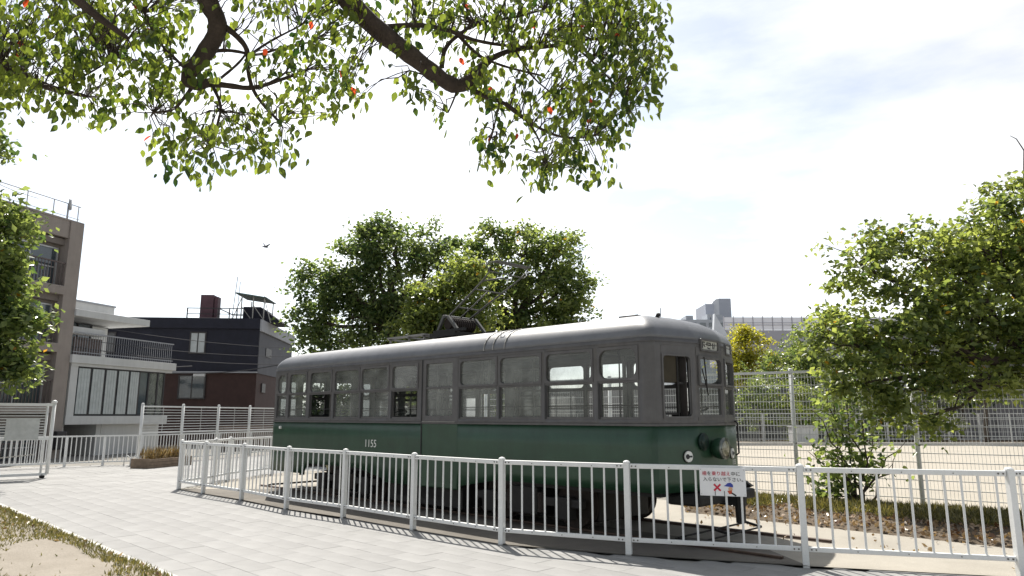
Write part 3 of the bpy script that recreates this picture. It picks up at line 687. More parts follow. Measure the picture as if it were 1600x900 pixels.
# local x along the panel, local -y towards the viewer
MB().box(-sw/2, sw/2, -.004, .004, -shh/2, shh/2).build('plate', SGM, sg, bevel=.002)
tmat = lambda x, z, y=-.0065: frame_matrix((x, y, z), (1, 0, 0), (0, 0, 1))
cw = sw / 9.6
for i, (ch, m) in enumerate(zip('柵を乗り越え中に', (RED, BLACKP, RED, RED, RED, RED, BLACKP, BLACKP))): text_obj('lettering', ch, cw * .98, m, sg, tmat(-sw*.5 + cw * (1.05 + i), shh * .235))
for i, ch in enumerate('入らないで下さい。'): text_obj('lettering', ch, cw * .98, BLACKP, sg, tmat(-sw*.5 + cw * (1.2 + i), shh * .03))
mx_ = MB(); cx, cz, s = -sw * .12, -shh * .2, shh * .115
mx_.beam((cx - s, -.006, cz - s), (cx + s, -.006, cz + s), s * .55, .003, (0, 1, 0)); mx_.beam((cx - s, -.0068, cz + s), (cx + s, -.0068, cz - s), s * .55, .003, (0, 1, 0)); mx_.build('red_cross', RED, sg)
cx, cz, s = sw * .14, -shh * .13, shh * .15
MB().prism([(cx - s*1.3, -.005, cz - s*.1), (cx + s*.9, -.005, cz - s*.35), (cx + s*.85, -.005, cz + s*.3), (cx + s*.3, -.005, cz + s*.75), (cx - s*.4, -.005, cz + s*.6), (cx - s*.8, -.005, cz + s*.2)], (0, -.002, 0)).build('cap_picture', BLUE, sg)
MB().cyl((cx + s*.25, -.0045, cz - s*.75), (0, -1, 0), s*.5, s*.5, .002, 14).build('face_picture', SKIN, sg)
MB().prism([(cx - s*.5, -.005, cz - s*1.2), (cx + s*.6, -.005, cz - s*1.05), (cx + s*.5, -.005, cz - s*1.9), (cx - s*.1, -.005, cz - s*1.95)], (0, -.002, 0)).build('shirt_picture', YEL, sg)
lm_ = MB(); lm_.beam((cx + s*.4, -.006, cz - s*1.6), (cx + s*1.5, -.006, cz - s*2.3), s*.35, .002, (0, 1, 0))
for xx in (-sw * .17, sw * .03): lm_.beam((xx, -.006, -shh * .32), (xx, -.006, -shh * .49), .006, .002, (0, 1, 0))
lm_.build('figure_lines', BLACKP, sg)
for x in (-sw/2 + .015, sw/2 - .015):
    for z in (-shh/2 + .02, shh/2 - .02): MB().tube([(x, .03, z), (x, -.012, z)], .004, 6).build('tie_wire', STEEL, sg)

# ================================================================== GATE, LOW FENCE, LEFT MESH FENCE, PLANTER
g0 = G(72, 748); gd = (G(-60, 754) - g0).normalized()
gt = empty('sliding_gate', tuple(g0), math.atan2(gd.y, gd.x)); tag(gt, 'white sliding gate with slatted top and grey plate at the left edge', 'gate')
GL = 3.4; GH = 1.95
for x in (0, .14): MB().tube([(x, 0, .12), (x, 0, GH - .02)], .045 if x == 0 else .03, 10).build('post', WHITE, gt, True)
MB().tube([(0,0,GH-.02),(0,0,GH+.03),(0,0,GH+.06)], [.065,.065,.02], 12).build('post_cap', WHITE, gt, True)
for x in (1.35, 2.75): MB().tube([(x, 0, .12), (x, 0, GH)], .04, 10).build('post', WHITE, gt, True)
for z, t in ((GH - .06, .07), (1.02, .07), (.38, .05), (.12, .07)): MB().box(0, GL, -.03, .03, z - t/2, z + t/2).build('rail', WHITE, gt)
for k in range(11): MB().box(.17, GL, -.012, .012, 1.10 + k * .07, 1.125 + k * .07).build('slat', WHITE2, gt)
for k in range(26): MB().tube([(.22 + k * .12, .0, .4), (.22 + k * .12, 0, 1.0)], .013, 6, cap=False).build('bar', WHITE, gt)
MB().box(.28, 1.0, .035, .05, 1.0, 1.52).build('grey_plate', mat('galvanised_plate', (.46, .47, .46), .5, .15, 6), gt)
MB().cyl((.1, -.03, .06), (0, 1, 0), .06, .06, .06, 14).build('wheel', IRON, gt, True); MB().cyl((2.2, -.03, .06), (0, 1, 0), .06, .06, .06, 14).build('wheel', IRON, gt, True)
MB().beam((.3, -.05, .62), (1.6, -.05, .5), .03, .03).build('latch_bar', STEEL, gt)

def bar_fence(name, label, pts, H, group=None, post_every=1, nb_w=.13):
    r = empty(name, tuple(pts[0])); tag(r, label, 'fence', group); o0 = pts[0]
    for k, p in enumerate(pts):
        MB().box(-.03, .03, -.03, .03, 0, H).build('post', WHITE, r).location = tuple(p - o0)
        if k == 0: continue
        a, b = pts[k-1] - o0, p - o0; up = lambda z: Vector((0, 0, z))
        MB().beam(a + up(H - .02), b + up(H - .02), .045, .045).build('top_rail', WHITE, r); MB().beam(a + up(.14), b + up(.14), .04, .04).build('bottom_rail', WHITE, r)
        n = int((b - a).length / nb_w)
        for j in range(1, n): c = a.lerp(b, j / n); MB().beam(c + up(.16), c + up(H - .04), .022, .022).build('bar', WHITE, r)
    return r
lf = [G(-30, 736), G(100, 731), G(160, 728.5), G(218, 726.5)]
bar_fence('bar_fence', 'low white bar fence along the street left of the planter', lf, .98, 'boundary fences')
s0 = Vector((-12.35, 24.3, 0)); s1 = Vector((-10.1, 31.4, 0))
bar_fence('bar_fence', 'low white bar fence running behind the planter towards the tram', [s0.lerp(s1, k / 4) for k in range(5)], .98, 'boundary fences')
tf = empty('slatted_fence', tuple(s0)); tag(tf, 'tall white slatted fence panels behind the planter, left of the tram', 'fence')
sdv = (s1 - s0); sl = sdv.length; sdv.normalize(); nf = Vector((-sdv.y, sdv.x, 0))
offp = nf * .12 if nf.x < 0 else -nf * .12
for k in range(5):
    p = sdv * sl * k / 4 + offp; MB().tube([p, p + Vector((0,0,1.98))], .05, 10).tube([p + Vector((0,0,1.98)), p + Vector((0,0,2.03))], [.06, .03], 10).build('post', WHITE, tf, True)
    if k:
        q = sdv * sl * (k-1) / 4 + offp; up = lambda z: Vector((0, 0, z))
        MB().beam(q + up(1.92), p + up(1.92), .05, .05).build('top_rail', WHITE, tf); MB().beam(q + up(1.04), p + up(1.04), .05, .05).build('bottom_rail', WHITE, tf)
        for j in range(8): z = 1.14 + j * .095; MB().beam(q + up(z), p + up(z), .012, .026).build('slat', WHITE2, tf)
        MB().beam(q.lerp(p, .5) + up(1.06), q.lerp(p, .5) + up(1.9), .012, .012).build('stiffener', WHITE2, tf)
# thing seen through the slats: dark hedge bank along the street
hb = [(-16.2 + .292 * t, 30.5 + .956 * t) for t in (0, 16)]
st = MB().box(0, 15, 0, .5, -1, 1.15).build('street_wall', mat('street_wall_dark', (.12, .085, .07), .9, .3, 3, bump=.4, bscale=12)); st.location = (-13.6, 34.2, 0); st.rotation_euler = (0, 0, R(62)); tag(st, 'dark brown wall across the street seen through the slatted fence', 'wall')
p0 = G(219, 733); p1 = G(284, 727); pdv = (p1 - p0)
pt = empty('planter', tuple(p0), math.atan2(pdv.y, pdv.x)); tag(pt, 'weathered timber planter with dry grass in front of the slatted fence', 'planter')
PLM = mat('weathered_timber', (.20, .15, .11), .9, .3, 6, bump=.5, bscale=30, objrand=.2)
LP_ = pdv.length
for r_ in range(3): MB().box(0, LP_, -.32, -.26, .1 * r_, .1 * r_ + .094).build('board', PLM, pt, bevel=.006); MB().box(0, LP_, .26, .32, .1 * r_, .1 * r_ + .094).build('board', PLM, pt, bevel=.006)
for x in (-.05, LP_ + .01): MB().box(x, x + .045, -.33, .33, 0, .31).build('end_board', PLM, pt, bevel=.006)
MB().box(.0, LP_, -.26, .26, .02, .25).build('soil', LITTER, pt)
rng_ = np.random.default_rng(6); n = 420
P = np.stack([rng_.uniform(.1, LP_ - .05, n), rng_.uniform(-.22, .22, n), np.full(n, .25)], 1); d = rng_.normal(size=(n, 3)) * .3; d[:, 2] = 1
DRY2 = leaf_mat('straw_blade', (.26, .18, .09), (.50, .40, .22), trans=.3)
o = bpy.data.objects.new('dry_grass', leaf_mesh('dry_grass', P, d, rng_.uniform(-3, 3, n), rng_.uniform(.15, .5, n), rng_.random(n) * .9, DRY2, width=.014)); COL.objects.link(o); o.parent = pt; o['kind'] = 'stuff'
hp = empty('hoop_edging', tuple(G(193, 729)), .35); tag(hp, 'small white hoop edging standing left of the planter', 'edging')
for k in range(5): MB().tube([(k*.22, 0, 0), (k*.22, 0, .26), (k*.22 + .09, 0, .34), (k*.22 + .18, 0, .26), (k*.22 + .18, 0, 0)], .018, 6).build('hoop', WHITE, hp, True)

# overhead wires in front of the houses
WIRE = mat('black_cable', (.05, .05, .055), .6, .1, 3)
def cable(label, a, b, sag, r):
    p, q = at(*a), at(*b); mb = MB(); mb.tube([p.lerp(q, t / 14) - Vector((0, 0, sag * math.sin(math.pi * t / 14))) - p for t in range(15)], r, 5)
    o = mb.build('overhead_cable', WIRE); o.location = p; tag(o, label, 'cable', 'street cables')
cable('topmost thin street cable crossing the navy wall', (-60, 470, 26), (470, 545, 40), .35, .014)
cable('second street cable crossing the white house balcony', (-60, 500, 26), (470, 558, 40), .35, .014)
cable('third street cable above the white house slab', (-60, 512, 26), (470, 570, 40), .4, .018)
cable('thick lowest street cable at the white slab edge', (-60, 556, 26), (300, 572, 36), .25, .026)
cable('twisted cable running from the slab corner behind the tram', (262, 583, 36), (470, 563, 40), .25, .03)
cable('thin roof-level cable at the far left above the apartment block', (-40, 268, 25), (60, 310, 30), .1, .012)
# two small birds
BIRDM = mat('bird_grey', (.12, .12, .13), .8, .2, 30)
bd = empty('bird', tuple(at(415, 386, 34))); tag(bd, 'small grey bird with raised wings flying in the sky left of the trees', 'bird')
mb = MB().tube([(-.14, -.1, 0), (-.05, -.04, .01), (.05, .03, .0), (.13, .09, .02)], [.012, .045, .04, .01], 8)
for s, tip in ((-1, (-.2, -.02, .26)), (1, (.24, .02, .18))):
    a = Vector((0, 0, .02)); t_ = Vector(tip); f_ = Vector((.05, .12, 0)); mid = a.lerp(t_, .5) + Vector((0, .02, .02))
    mb.prism([a - f_ * .5, a + f_ * .6, mid + f_ * .55, t_, mid - f_ * .4], (0, .004, -.008))
o = mb.build('body', BIRDM, bd, True)

# ================================================================== THE TRAM
tr = empty('tram', tuple(TO), math.atan2(AX.y, AX.x))
tag(tr, 'old green and grey single-car tram with silver roof parked behind the railing', 'tram')
HW, XS, XE = 1.10, 4.50, 4.82
ZB, ZW0, ZW1, ZT = 1.47, 1.55, 2.49, 2.60
corner = [(XS, -HW), (4.575, -1.087), (4.632, -1.04), (4.66, -.97)]
half_front = corner + [(4.675, -.92), (4.79, -.47), (4.815, -.39), (4.822, -.32)]
front = half_front + [(4.826, 0)] + [(x, -y) for x, y in reversed(half_front)]
WX = [(-4.96, -4.55), (-4.46, -3.73), (-3.62, -2.78), (-2.71, -1.82), (-1.79, -.90), (-.84, -.07), (.11, .84), (.97, 1.85), (1.88, 2.76), (2.81, 3.69), (3.76, 4.42)]
RO = .5                                     # the far end reaches half a metre further
xs_side = sorted({-XS - RO, XS, -1.05, -1.0, .98, 1.03, -3.73, -3.78, 3.8, -2.9, 2.9} | {x for w_ in WX for x in w_})
side_n = [(x, -HW) for x in xs_side]; side_f = [(x, HW) for x in reversed(xs_side)]
rear = [(-x - RO, -y) for x, y in front]
loop = side_n[:-1] + front[:-1] + side_f[:-1] + rear[:-1]
def hole_of(mx_, my_):
    if abs(abs(my_) - HW) < .002:
        return any(a < mx_ < b for a, b in WX)
    if mx_ > 4.6 or mx_ < -4.6 - RO:
        return abs(my_) < .32 or .47 < abs(my_) < .93
    return False
def shell(name, zs, m0, m1, holes, zbot=None):
    mb = MB(); n = len(loop)
    for z in zs:
        for k, (x, y) in enumerate(loop):
            zz = z if z > zs[0] or zbot is None else zbot(x, y); mb.v.append((x, y, zz))
    for r_ in range(len(zs) - 1):
        for k in range(n):
            k2 = (k + 1) % n; a, b = loop[k], loop[k2]; mx_, my_ = (a[0]+b[0])/2, (a[1]+b[1])/2
            if holes and zs[r_] >= ZW0 - .001 and zs[r_+1] <= ZW1 + .001 and hole_of(mx_, my_): continue
            mb.f.append((r_*n + k, r_*n + k2, (r_+1)*n + k2, (r_+1)*n + k))
    o = mb.build(name, m0, tr); o.data.materials.append(m1)
    s = o.modifiers.new('thickness', 'SOLIDIFY'); s.thickness = .05; s.offset = -1; s.material_offset = 1
    smooth_angle(o, 28); return o
def zbot(x, y):
    if abs(abs(y) - HW) < .002:
        if -1.02 < x < 1.0 or x < -3.76: return .455
        if -1.06 < x < 1.04: return .52
        if x < -3.7: return .5
        return .66
    return .455 if x < 0 else .655
shell('lower_body', [.45, .80, 1.2, ZB], GREEN, INNER, False, zbot)
shell('upper_body', [ZB + .001, ZW0, ZW1, ZT], GREY, INNER, True)
# belt moulding and drip rails
for nm, z0, z1, pr, m in (('belt_rail', 1.475, 1.50, .012, GREY), ('drip_rail', 2.548, 2.558, .010, GREY)):
    mb = MB(); n = len(loop)
    def cen(x, y, d):
        sx, sy = (1 if x > 0 else -1), (1 if y > 0 else -1)
        if abs(abs(y) - HW) < .001: return x, y + d * sy
        if abs(y) < .4: return x + d * sx, y
        return x + d * sx * .9, y + d * sy * .4
    for d, z in ((.0, z0), (pr, z0), (pr, z1), (0, z1)):
        for x, y in loop: q = cen(x, y, d); mb.v.append((q[0], q[1], z))
    for r_ in range(3):
        for k in range(n): k2 = (k+1) % n; mb.f.append((r_*n+k, r_*n+k2, (r_+1)*n+k2, (r_+1)*n+k))
    smooth_angle(mb.build(nm, m, tr), 40)
# roof
mb = MB(); lv = [(2.601, 1.0, 1.0), (2.64, .998, .998), (2.70, .985, .993), (2.77, .948, .981), (2.84, .88, .962), (2.90, .775, .936), (2.945, .64, .905), (2.975, .46, .868), (2.992, .24, .83), (3.0, .0, .79)]
dense = []
for k in range(len(loop)):
    a, b = loop[k], loop[(k+1) % len(loop)]; m_ = max(1, int(math.dist(a, b) / .25))
    for j in range(m_): t = j / m_; dense.append((a[0] + (b[0]-a[0])*t, a[1] + (b[1]-a[1])*t))
n = len(dense)
for z, fy, fx in lv:
    for x, y in dense:
        ex = max(0, ((x if x > 0 else -x - RO) - 3.2) / 1.62) ** 1.5
        mb.v.append((x * (1 - (1 - fx) * (.25 + .75 * ex)) , y * fy, z - .0 * ex))
for r_ in range(len(lv) - 1):
    for k in range(n): k2 = (k+1) % n; mb.f.append((r_*n+k, r_*n+k2, (r_+1)*n+k2, (r_+1)*n+k))
rf = mb.build('roof', ROOFM, tr, smooth=True); rf.data.materials.append(INNER)
s_ = rf.modifiers.new('thickness', 'SOLIDIFY'); s_.thickness = .03; s_.offset = -1; s_.material_offset = 1
for x in (1.55, 1.75, 2.0):           # roof straps
    st_ = MB(); pr_ = [(-HW * fy * 1.004, z + .006) for z, fy, fx in lv] ; pr_ += [(-y, z) for y, z in reversed(pr_[:-1])]
    for (y0, z0), (y1, z1) in zip(pr_[:-1], pr_[1:]): st_.beam((x, y0, z0), (x, y1, z1), .02, .008, (0, 0, 1))
    st_.build('roof_strap', STEEL, rf)
# windows
def add_window(fn, u0, u1, z0, z1, zm, par, lower_open=False, r_up=.06, glass=GLASS, split=True, fr=.035, proud=.008, fm=GREY):
    mb = MB()
    if split:
        ring(mb, fn, rrect(u0, u1, zm, z1, .004), rrect(u0 + fr, u1 - fr, zm + .028, z1 - fr, r_up), -.04, proud)
        ring(mb, fn, rrect(u0, u1, z0, zm - .002, .004), rrect(u0 + fr, u1 - fr * .8, z0 + .045, zm - .03, .015), -.048, -.008)
    else:
        ring(mb, fn, rrect(u0, u1, z0, z1, .004), rrect(u0 + fr, u1 - fr, z0 + fr, z1 - fr, r_up), -.04, proud)
    wo = mb.build('window', fm, par); smooth_angle(wo, 40)
    pz = [(zm + .02, z1 - fr * .6), (z0 + .03, zm - .02)] if split else [(z0 + fr * .7, z1 - fr * .7)]
    for k, (a, b) in enumerate(pz):
        if k == 1 and lower_open: continue
        d = -.022 if k == 0 else -.034
        MB().poly([fn(u0 + fr * .6, a, d), fn(u1 - fr * .6, a, d), fn(u1 - fr * .6, b, d), fn(u0 + fr * .6, b, d)]).build('pane', glass, wo)
    return wo
near = lambda u, z, d: (u, -HW - d, z)
far = lambda u, z, d: (-u, HW + d, z)
for side, fn in ((0, near), (1, far)):
    for k, (a, b) in enumerate(WX):
        if side: a, b = -b, -a
        if k == 6:
            continue
        op = (side == 0 and k in (2, 5)) or (side == 1 and k in (5, 8))
        wo = add_window(fn, a, b, ZW0 - .012, ZW1 + .012, 2.055, tr, op, r_up=.075 if k not in (10, 0) else .12, glass=CLEAR if k > 8 else GLASS)
        c = MB(); p, q = fn(a + .002, ZW0 + .01, -.006), fn(a + .034, 2.03, -.0005); c.box(min(p[0],q[0]), max(p[0],q[0]), min(p[1],q[1]), max(p[1],q[1]), p[2], q[2]); c.build('sash_channel', RUBBER, wo)
        if k == 10: MB().beam(fn((a + b) / 2, 1.57, -.045), fn((a + b) / 2, 2.47, -.045), .014, .014).build('muntin', IRON, wo)
        MB().beam(fn(a + .02, 1.735, -.06), fn(b - .02, 1.735, -.06), .014, .014).build('guard_bar', IRON, wo)
# doors in the side
for side, fn in ((0, near), (1, far)):
    a, b = (.11, .84) if side == 0 else (-.84, -.11)
    dr = MB()
    ring(dr, fn, rrect(a - .05, b + .11, 1.502, 2.535, .004), rrect(a + .03, b - .02, 1.60, ZW1 - .02, .03), -.045, .004)
    p, q = fn(a - .05, .47, -.01), fn(b + .11, 1.468, .0015)
    do = dr.build('door', GREY, tr); smooth_angle(do, 40)
    MB().box(min(p[0],q[0]), max(p[0],q[0]), min(p[1],q[1]), max(p[1],q[1]), .47, 1.468).build('door_panel', GREEN, do)
    p, q = fn(a - .075, .46, -.002), fn(a - .052, 2.54, .012); MB().box(min(p[0],q[0]), max(p[0],q[0]), min(p[1],q[1]), max(p[1],q[1]), .46, 2.54).build('door_joint', RUBBER, do)
    p, q = fn(a - .04, 1.48, .012), fn(b + .06, 1.496, .02); MB().box(min(p[0],q[0]), max(p[0],q[0]), min(p[1],q[1]), max(p[1],q[1]), 1.502, 1.512).build('door_sill', STEEL, do)
    MB().beam(fn(a + .03, 2.06, -.02), fn(b - .02, 2.06, -.02), .03, .035).build('door_bar', GREY, do)
    for z0, z1 in ((1.60, 2.045), (2.08, 2.47)): MB().poly([fn(a + .02, z0, -.03), fn(b - .01, z0, -.03), fn(b - .01, z1, -.03), fn(a + .02, z1, -.03)]).build('pane', GLASS, do)
# end windows: front (+x) and rear (-x)
def facet(p, q, sgn):
    p = Vector((p[0], p[1], 0)) * 1; q = Vector((q[0], q[1], 0)); d = (q - p).normalized(); nn = Vector((d.y, -d.x, 0))
    if nn.x < 0: nn = -nn
    L_ = (q - p).length
    def fn(u, z, dd):
        v = p + d * u + nn * dd
        return (v.x * sgn - (RO if sgn < 0 else 0), v.y * sgn, z)
    return fn, L_
for sgn in (1, -1):
    fl_, L1 = facet((4.675, -.92), (4.79, -.47), sgn); fc, L2 = facet((4.824, -.32), (4.824, .32), sgn); fr_, L3 = facet((4.79, .47), (4.675, .92), sgn)
    gl = CLEAR if sgn == 1 else GLASS
    wl_ = add_window(fl_, -.03, L1 + .03, ZW0 + .02, ZW1 - .10, 2.03, tr, False, .05, gl, False, .024, .014)
    if sgn == 1:
        for q in list(wl_.children): bpy.data.objects.remove(q)       # sliding cab window stands open, a blind half down
        MB().box(-.0, .0, 0, 0, 0, 0)
        MB().poly([fl_(.0, 2.03, -.03), fl_(.27, 2.03, -.03), fl_(.27, 2.37, -.03), fl_(.0, 2.37, -.03)]).prism([fl_(.0, 2.02, -.05), fl_(.27, 2.02, -.05), fl_(.27, 2.37, -.05), fl_(.0, 2.37, -.05)], (-.006, .003, 0)).build('blind', mat('brown_blind', (.04, .032, .018), .8, .2, 6), wl_)
        sb_ = MB(); sb_.beam(fl_(.265, 1.6, -.035), fl_(.265, 2.36, -.035), .03, .025); sb_.beam(fl_(.0, 1.63, -.045), fl_(.27, 1.63, -.045), .03, .03); sb_.beam(fl_(.27, 2.02, -.05), fl_(L1, 2.02, -.05), .02, .03); sb_.build('sash_bar', IRON, wl_)
        sb2 = MB(); sb2.beam(fl_(.40, 1.58, -.06), fl_(.40, 2.36, -.06), .10, .02, (0, 0, 1)); sb2.build('door_post', DARKIN, wl_)
    add_window(fc, -.0, L2 + .0, ZW0 + .02, ZW1 - .10, 2.0, tr, False, .05, gl, True, .035, .022)
    add_window(fr_, -.03, L3 + .03, ZW0 + .02, ZW1 - .10, 2.0, tr, False, .05, gl, True, .04, .022)
    blk = MB()      # fill above the end windows where the opening is lower than on the sides
    for f_, L_ in ((fl_, L1), (fc, L2), (fr_, L3)):
        blk = MB(); blk.prism([f_(-.03, ZW1 - .115, .002), f_(L_ + .03, ZW1 - .115, .002), f_(L_ + .03, ZW1 + .01, .002), f_(-.03, ZW1 + .01, .002)], (-.05 * sgn, 0, 0)); blk.build('end_panel', GREY, tr); blk = MB()
        blk.prism([f_(-.03, ZW0 - .01, .002), f_(L_ + .03, ZW0 - .01, .002), f_(L_ + .03, ZW0 + .035, .002), f_(-.03, ZW0 + .035, .002)], (-.05 * sgn, 0, 0)); blk.build('end_panel', GREY, tr)
    # destination box
    db = MB(); ring(db, fc, rrect(.07, .57, 2.455, 2.625, .02), rrect(.10, .54, 2.48, 2.60, .02), -.01, .028); dbo = db.build('destination_box', GREY, tr); smooth_angle(dbo, 40)
    MB().prism([fc(.10, 2.478, .004), fc(.54, 2.478, .004), fc(.54, 2.602, .004), fc(.10, 2.602, .004)], (.004 * sgn, 0, 0)).build('destination_plate', mat('cream_plate', (.42, .42, .37), .5, .2, 18), dbo)
    mk_ = MB()
    for (u0, z0, u1, z1, t_) in ((.14,2.50,.14,2.58,.02),(.14,2.58,.21,2.58,.016),(.17,2.54,.21,2.52,.016),(.25,2.575,.36,2.575,.014),(.26,2.57,.25,2.54,.014),(.36,2.57,.37,2.54,.014),(.27,2.545,.35,2.545,.012),(.28,2.50,.34,2.50,.014),(.28,2.52,.28,2.50,.012),(.42,2.50,.42,2.58,.02),(.45,2.50,.47,2.58,.012)):
        mk_.beam(fc(u0, z0, .0105), fc(u1, z1, .0105), t_, .003, (1, 0, 0))
    mk_.build('destination_marks', BLACKP, dbo)
    db2 = MB(); ring(db2, fr_, rrect(.10, .40, 2.455, 2.61, .015), rrect(.125, .375, 2.475, 2.59, .015), -.01, .02); d2 = db2.build('number_box', GREY, tr)
    MB().prism([fr_(.12, 2.474, .003), fr_(.38, 2.474, .003), fr_(.38, 2.592, .003), fr_(.12, 2.592, .003)], (.003 * sgn, 0, 0)).build('number_plate', mat('pale_plate', (.45, .46, .44), .5, .1, 9), d2)
    # wiper
    wp = MB(); wp.tube([fc(.13, 2.375, .03), fc(.14, 2.15, .04), fc(.16, 1.97, .035), fc(.20, 1.87, .03)], .009, 6); wp.tube([fc(.06, 2.22, .03), fc(.15, 2.0, .034)], .008, 6); wp.build('wiper', IRON, tr)
    # headlight in the middle of the front
    hl = MB(); prof = [(0, .09), (.03, .12), (.09, .138), (.15, .138), (.16, .133)]
    hl.tube([fc(L2/2, 1.18, d) for d, r_ in prof], [r_ for d, r_ in prof], 24); ho = hl.build('headlight', GREEN, tr); smooth_angle(ho, 40)
    rm = MB(); pr_ = [(.155, .14), (.178, .14), (.178, .116), (.165, .113)]; rm.tube([fc(L2/2, 1.18, d) for d, r_ in pr_], [r_ for d, r_ in pr_], 24, cap=False); rm.build('rim', CHROME, ho, True)
    ln = MB(); pr_ = [(.163, .115), (.178, .10), (.19, .07), (.196, .03), (.197, .004)]; ln.tube([fc(L2/2, 1.18, d) for d, r_ in pr_], [r_ for d, r_ in pr_], 24); ln.build('lens', LENS, ho, True)
    sk = MB(); pr_ = [(0, .11), (.035, .115), (.045, .10), (.02, .085)]; sk.tube([fc(.03, 1.27, d) for d, r_ in pr_], [r_ for d, r_ in pr_], 20); sk.build('jumper_socket', mat('socket_dark_green', (.010, .026, .02), .5, .2, 8), tr, True)
    # round direction discs
    for f_, L_, u in ((fl_, L1, .36), (fr_, L3, .16)):
        di = MB().cyl(f_(u, 1.09, 0), Vector(f_(u, 1.09, 1)) - Vector(f_(u, 1.09, 0)), .072, .068, .03, 24).build('marker_lamp', MARK, tr)
        MB().cyl(f_(u, 1.09, -.0), Vector(f_(u, 1.09, 1)) - Vector(f_(u, 1.09, 0)), .08, .078, .014, 24).build('rim', IRON, di)
        ar = MB(); ar.beam(f_(u - .02, 1.09, .0325), f_(u + .055, 1.09, .0325), .022, .004, (1, 0, 0)); ar.cyl(f_(u - .025, 1.09, .031), Vector(f_(u, 1.09, 1)) - Vector(f_(u, 1.09, 0)), .032, .032, .004, 12); ar.build('arrow_mark', BLACKP, di)
    m4 = frame_matrix(fr_(.30, .93, .004), Vector(fr_(1, 0, 0)) - Vector(fr_(0, 0, 0)), (0, 0, 1)); text_obj('fleet_number', '1155', .10, MARK, tr, m4)
    gr = MB(); gr.tube([fr_(.42, 1.05, .01), fr_(.42, 1.08, .05), fr_(.42, 1.5, .05), fr_(.42, 1.53, .01)], .012, 8); gr.build('grab_handle', IRON, tr, True)
    E_ = lambda v: v * sgn - (RO if sgn < 0 else 0)
    # bumper, coupler, lifeguard under the end
    MB().box(*sorted((E_(4.55), E_(5.02))), -.75, .75, .50, .63).build('bumper_beam', IRON, tr, bevel=.03)
    cp = MB(); cp.box(*sorted((E_(4.9), E_(5.22))), -.06, .06, .47, .58); cp.cyl((E_(5.16), 0, .58), (0, 0, -1), .07, .06, .32, 12); cp.build('coupler', IRON, tr)
    lg_ = MB()
    for y in (.9,): lg_.beam((E_(4.5), y, .6), (E_(4.78), y, .14), .02, .02)
    lg_.beam((E_(4.78), -.95, .14), (E_(4.78), .95, .14), .02, .02); lg_.beam((E_(5.0), -.9, .10), (E_(5.0), .9, .10), .018, .018)
    for y in (-.9, 0, .9): lg_.beam((E_(4.78), y, .14), (E_(5.0), y, .10), .03, .03)
    lg_.build('lifeguard', IRON, tr)
    MB().box(*sorted((E_(4.66), E_(4.80))), .84, .92, .42, .72).prism([(E_(4.78), .84, .72), (E_(4.92), .84, .64), (E_(4.78), .84, .58)], (0, .08, 0)).build('step_iron', IRON, tr)
MB().cyl((-4.72, -HW, 1.36), (0, -1, 0), .035, .03, .03, 14).build('marker_lamp', MARK, tr)
m4 = frame_matrix((-1.41, -HW - .003, 1.045), (1, 0, 0), (0, 0, 1)); t_ = text_obj('fleet_number', '1155', .19, MARK, tr, m4)
# roof fittings
hm = MB()
hm.tube([(3.45, -.12, 2.985), (3.45, -.12, 3.05), (3.78, -.12, 3.05), (3.78, -.12, 2.98)], .016, 6); hm.tube([(3.74, -.42, 2.93), (3.74, -.42, 3.0), (4.02, -.42, 2.985), (4.02, -.42, 2.91)], .016, 6); hm.build('roof_handrail', IRON, rf, True)
hm = MB().tube([(-4.4, .1, 2.99), (-2, .12, 3.02), (1.5, .1, 3.02), (3.4, -.1, 3.0)], .012, 5); hm.build('roof_cable', IRON, rf)
MB().cyl((4.28, -.46, 2.86), (.55, -.3, .6), .03, .03, .16, 10).build('roof_spigot', IRON, rf, True)
pw = MB()
for y in (-.42, .32): pw.box(-1.95, -.78, y, y + .14, 3.10, 3.125)
for x in (-1.9, -1.3, -.85):
    for y in (-.36, .39): pw.beam((x, y, 2.94), (x, y, 3.10), .03, .03)
    pw.beam((x, -.42, 3.085), (x, .46, 3.085), .03, .03)
pw.build('roof_walkway', STEEL, rf)
pg = MB().box(-.62, .08, -.42, .42, 3.02, 3.10).box(-.55, .30, -.40, -.34, 3.1, 3.15).box(-.55, .30, .34, .40, 3.1, 3.15)
pgo = pg.build('bow_collector', IRON, tr); COLM = mat('dull_collector_steel', (.10, .10, .095), .6, .25, 12, metal=.2)
sp_ = MB().tube([(-.25, -.30, 3.27), (-.25, .30, 3.27)], .11, 14)
for k in range(11): sp_.tube([(-.25, -.27 + k * .054, 3.27), (-.25, -.245 + k * .054, 3.27)], .125, 14)
sp_.build('spring_drum', RUST, pgo)
fm_ = MB()
for y in (-.34, .34): fm_.beam((-.5, y, 3.1), (-.3, y, 3.42), .05, .05); fm_.beam((.1, y, 3.1), (-.2, y, 3.40), .05, .05)
fm_.tube([(-.28, -.36, 3.40), (-.28, .36, 3.40)], .03, 8); fm_.build('collector_frame', COLM, pgo)
ar_ = MB()
for s in (-1, 1): ar_.tube([(-.28, .26 * s, 3.40), (.2, .30 * s, 3.66), (.72, .36 * s, 3.93), (.93, .40 * s, 4.05), (1.0, .44 * s, 4.14)], [.020, .017, .014, .012, .011], 8)
ar_.tube([(.0, -.28, 3.55), (.0, .28, 3.55)], .014, 6); ar_.tube([(.5, -.33, 3.82), (.5, .33, 3.82)], .013, 6)
ar_.tube([(-.28, .0, 3.38), (.5, .0, 3.82)], .012, 6); ar_.tube([(.72, -.36, 3.93), (.95, -.15, 3.98), (1.02, .05, 3.98)], .013, 6)
ar_.build('collector_arm', COLM, pgo, True)
bw = MB()
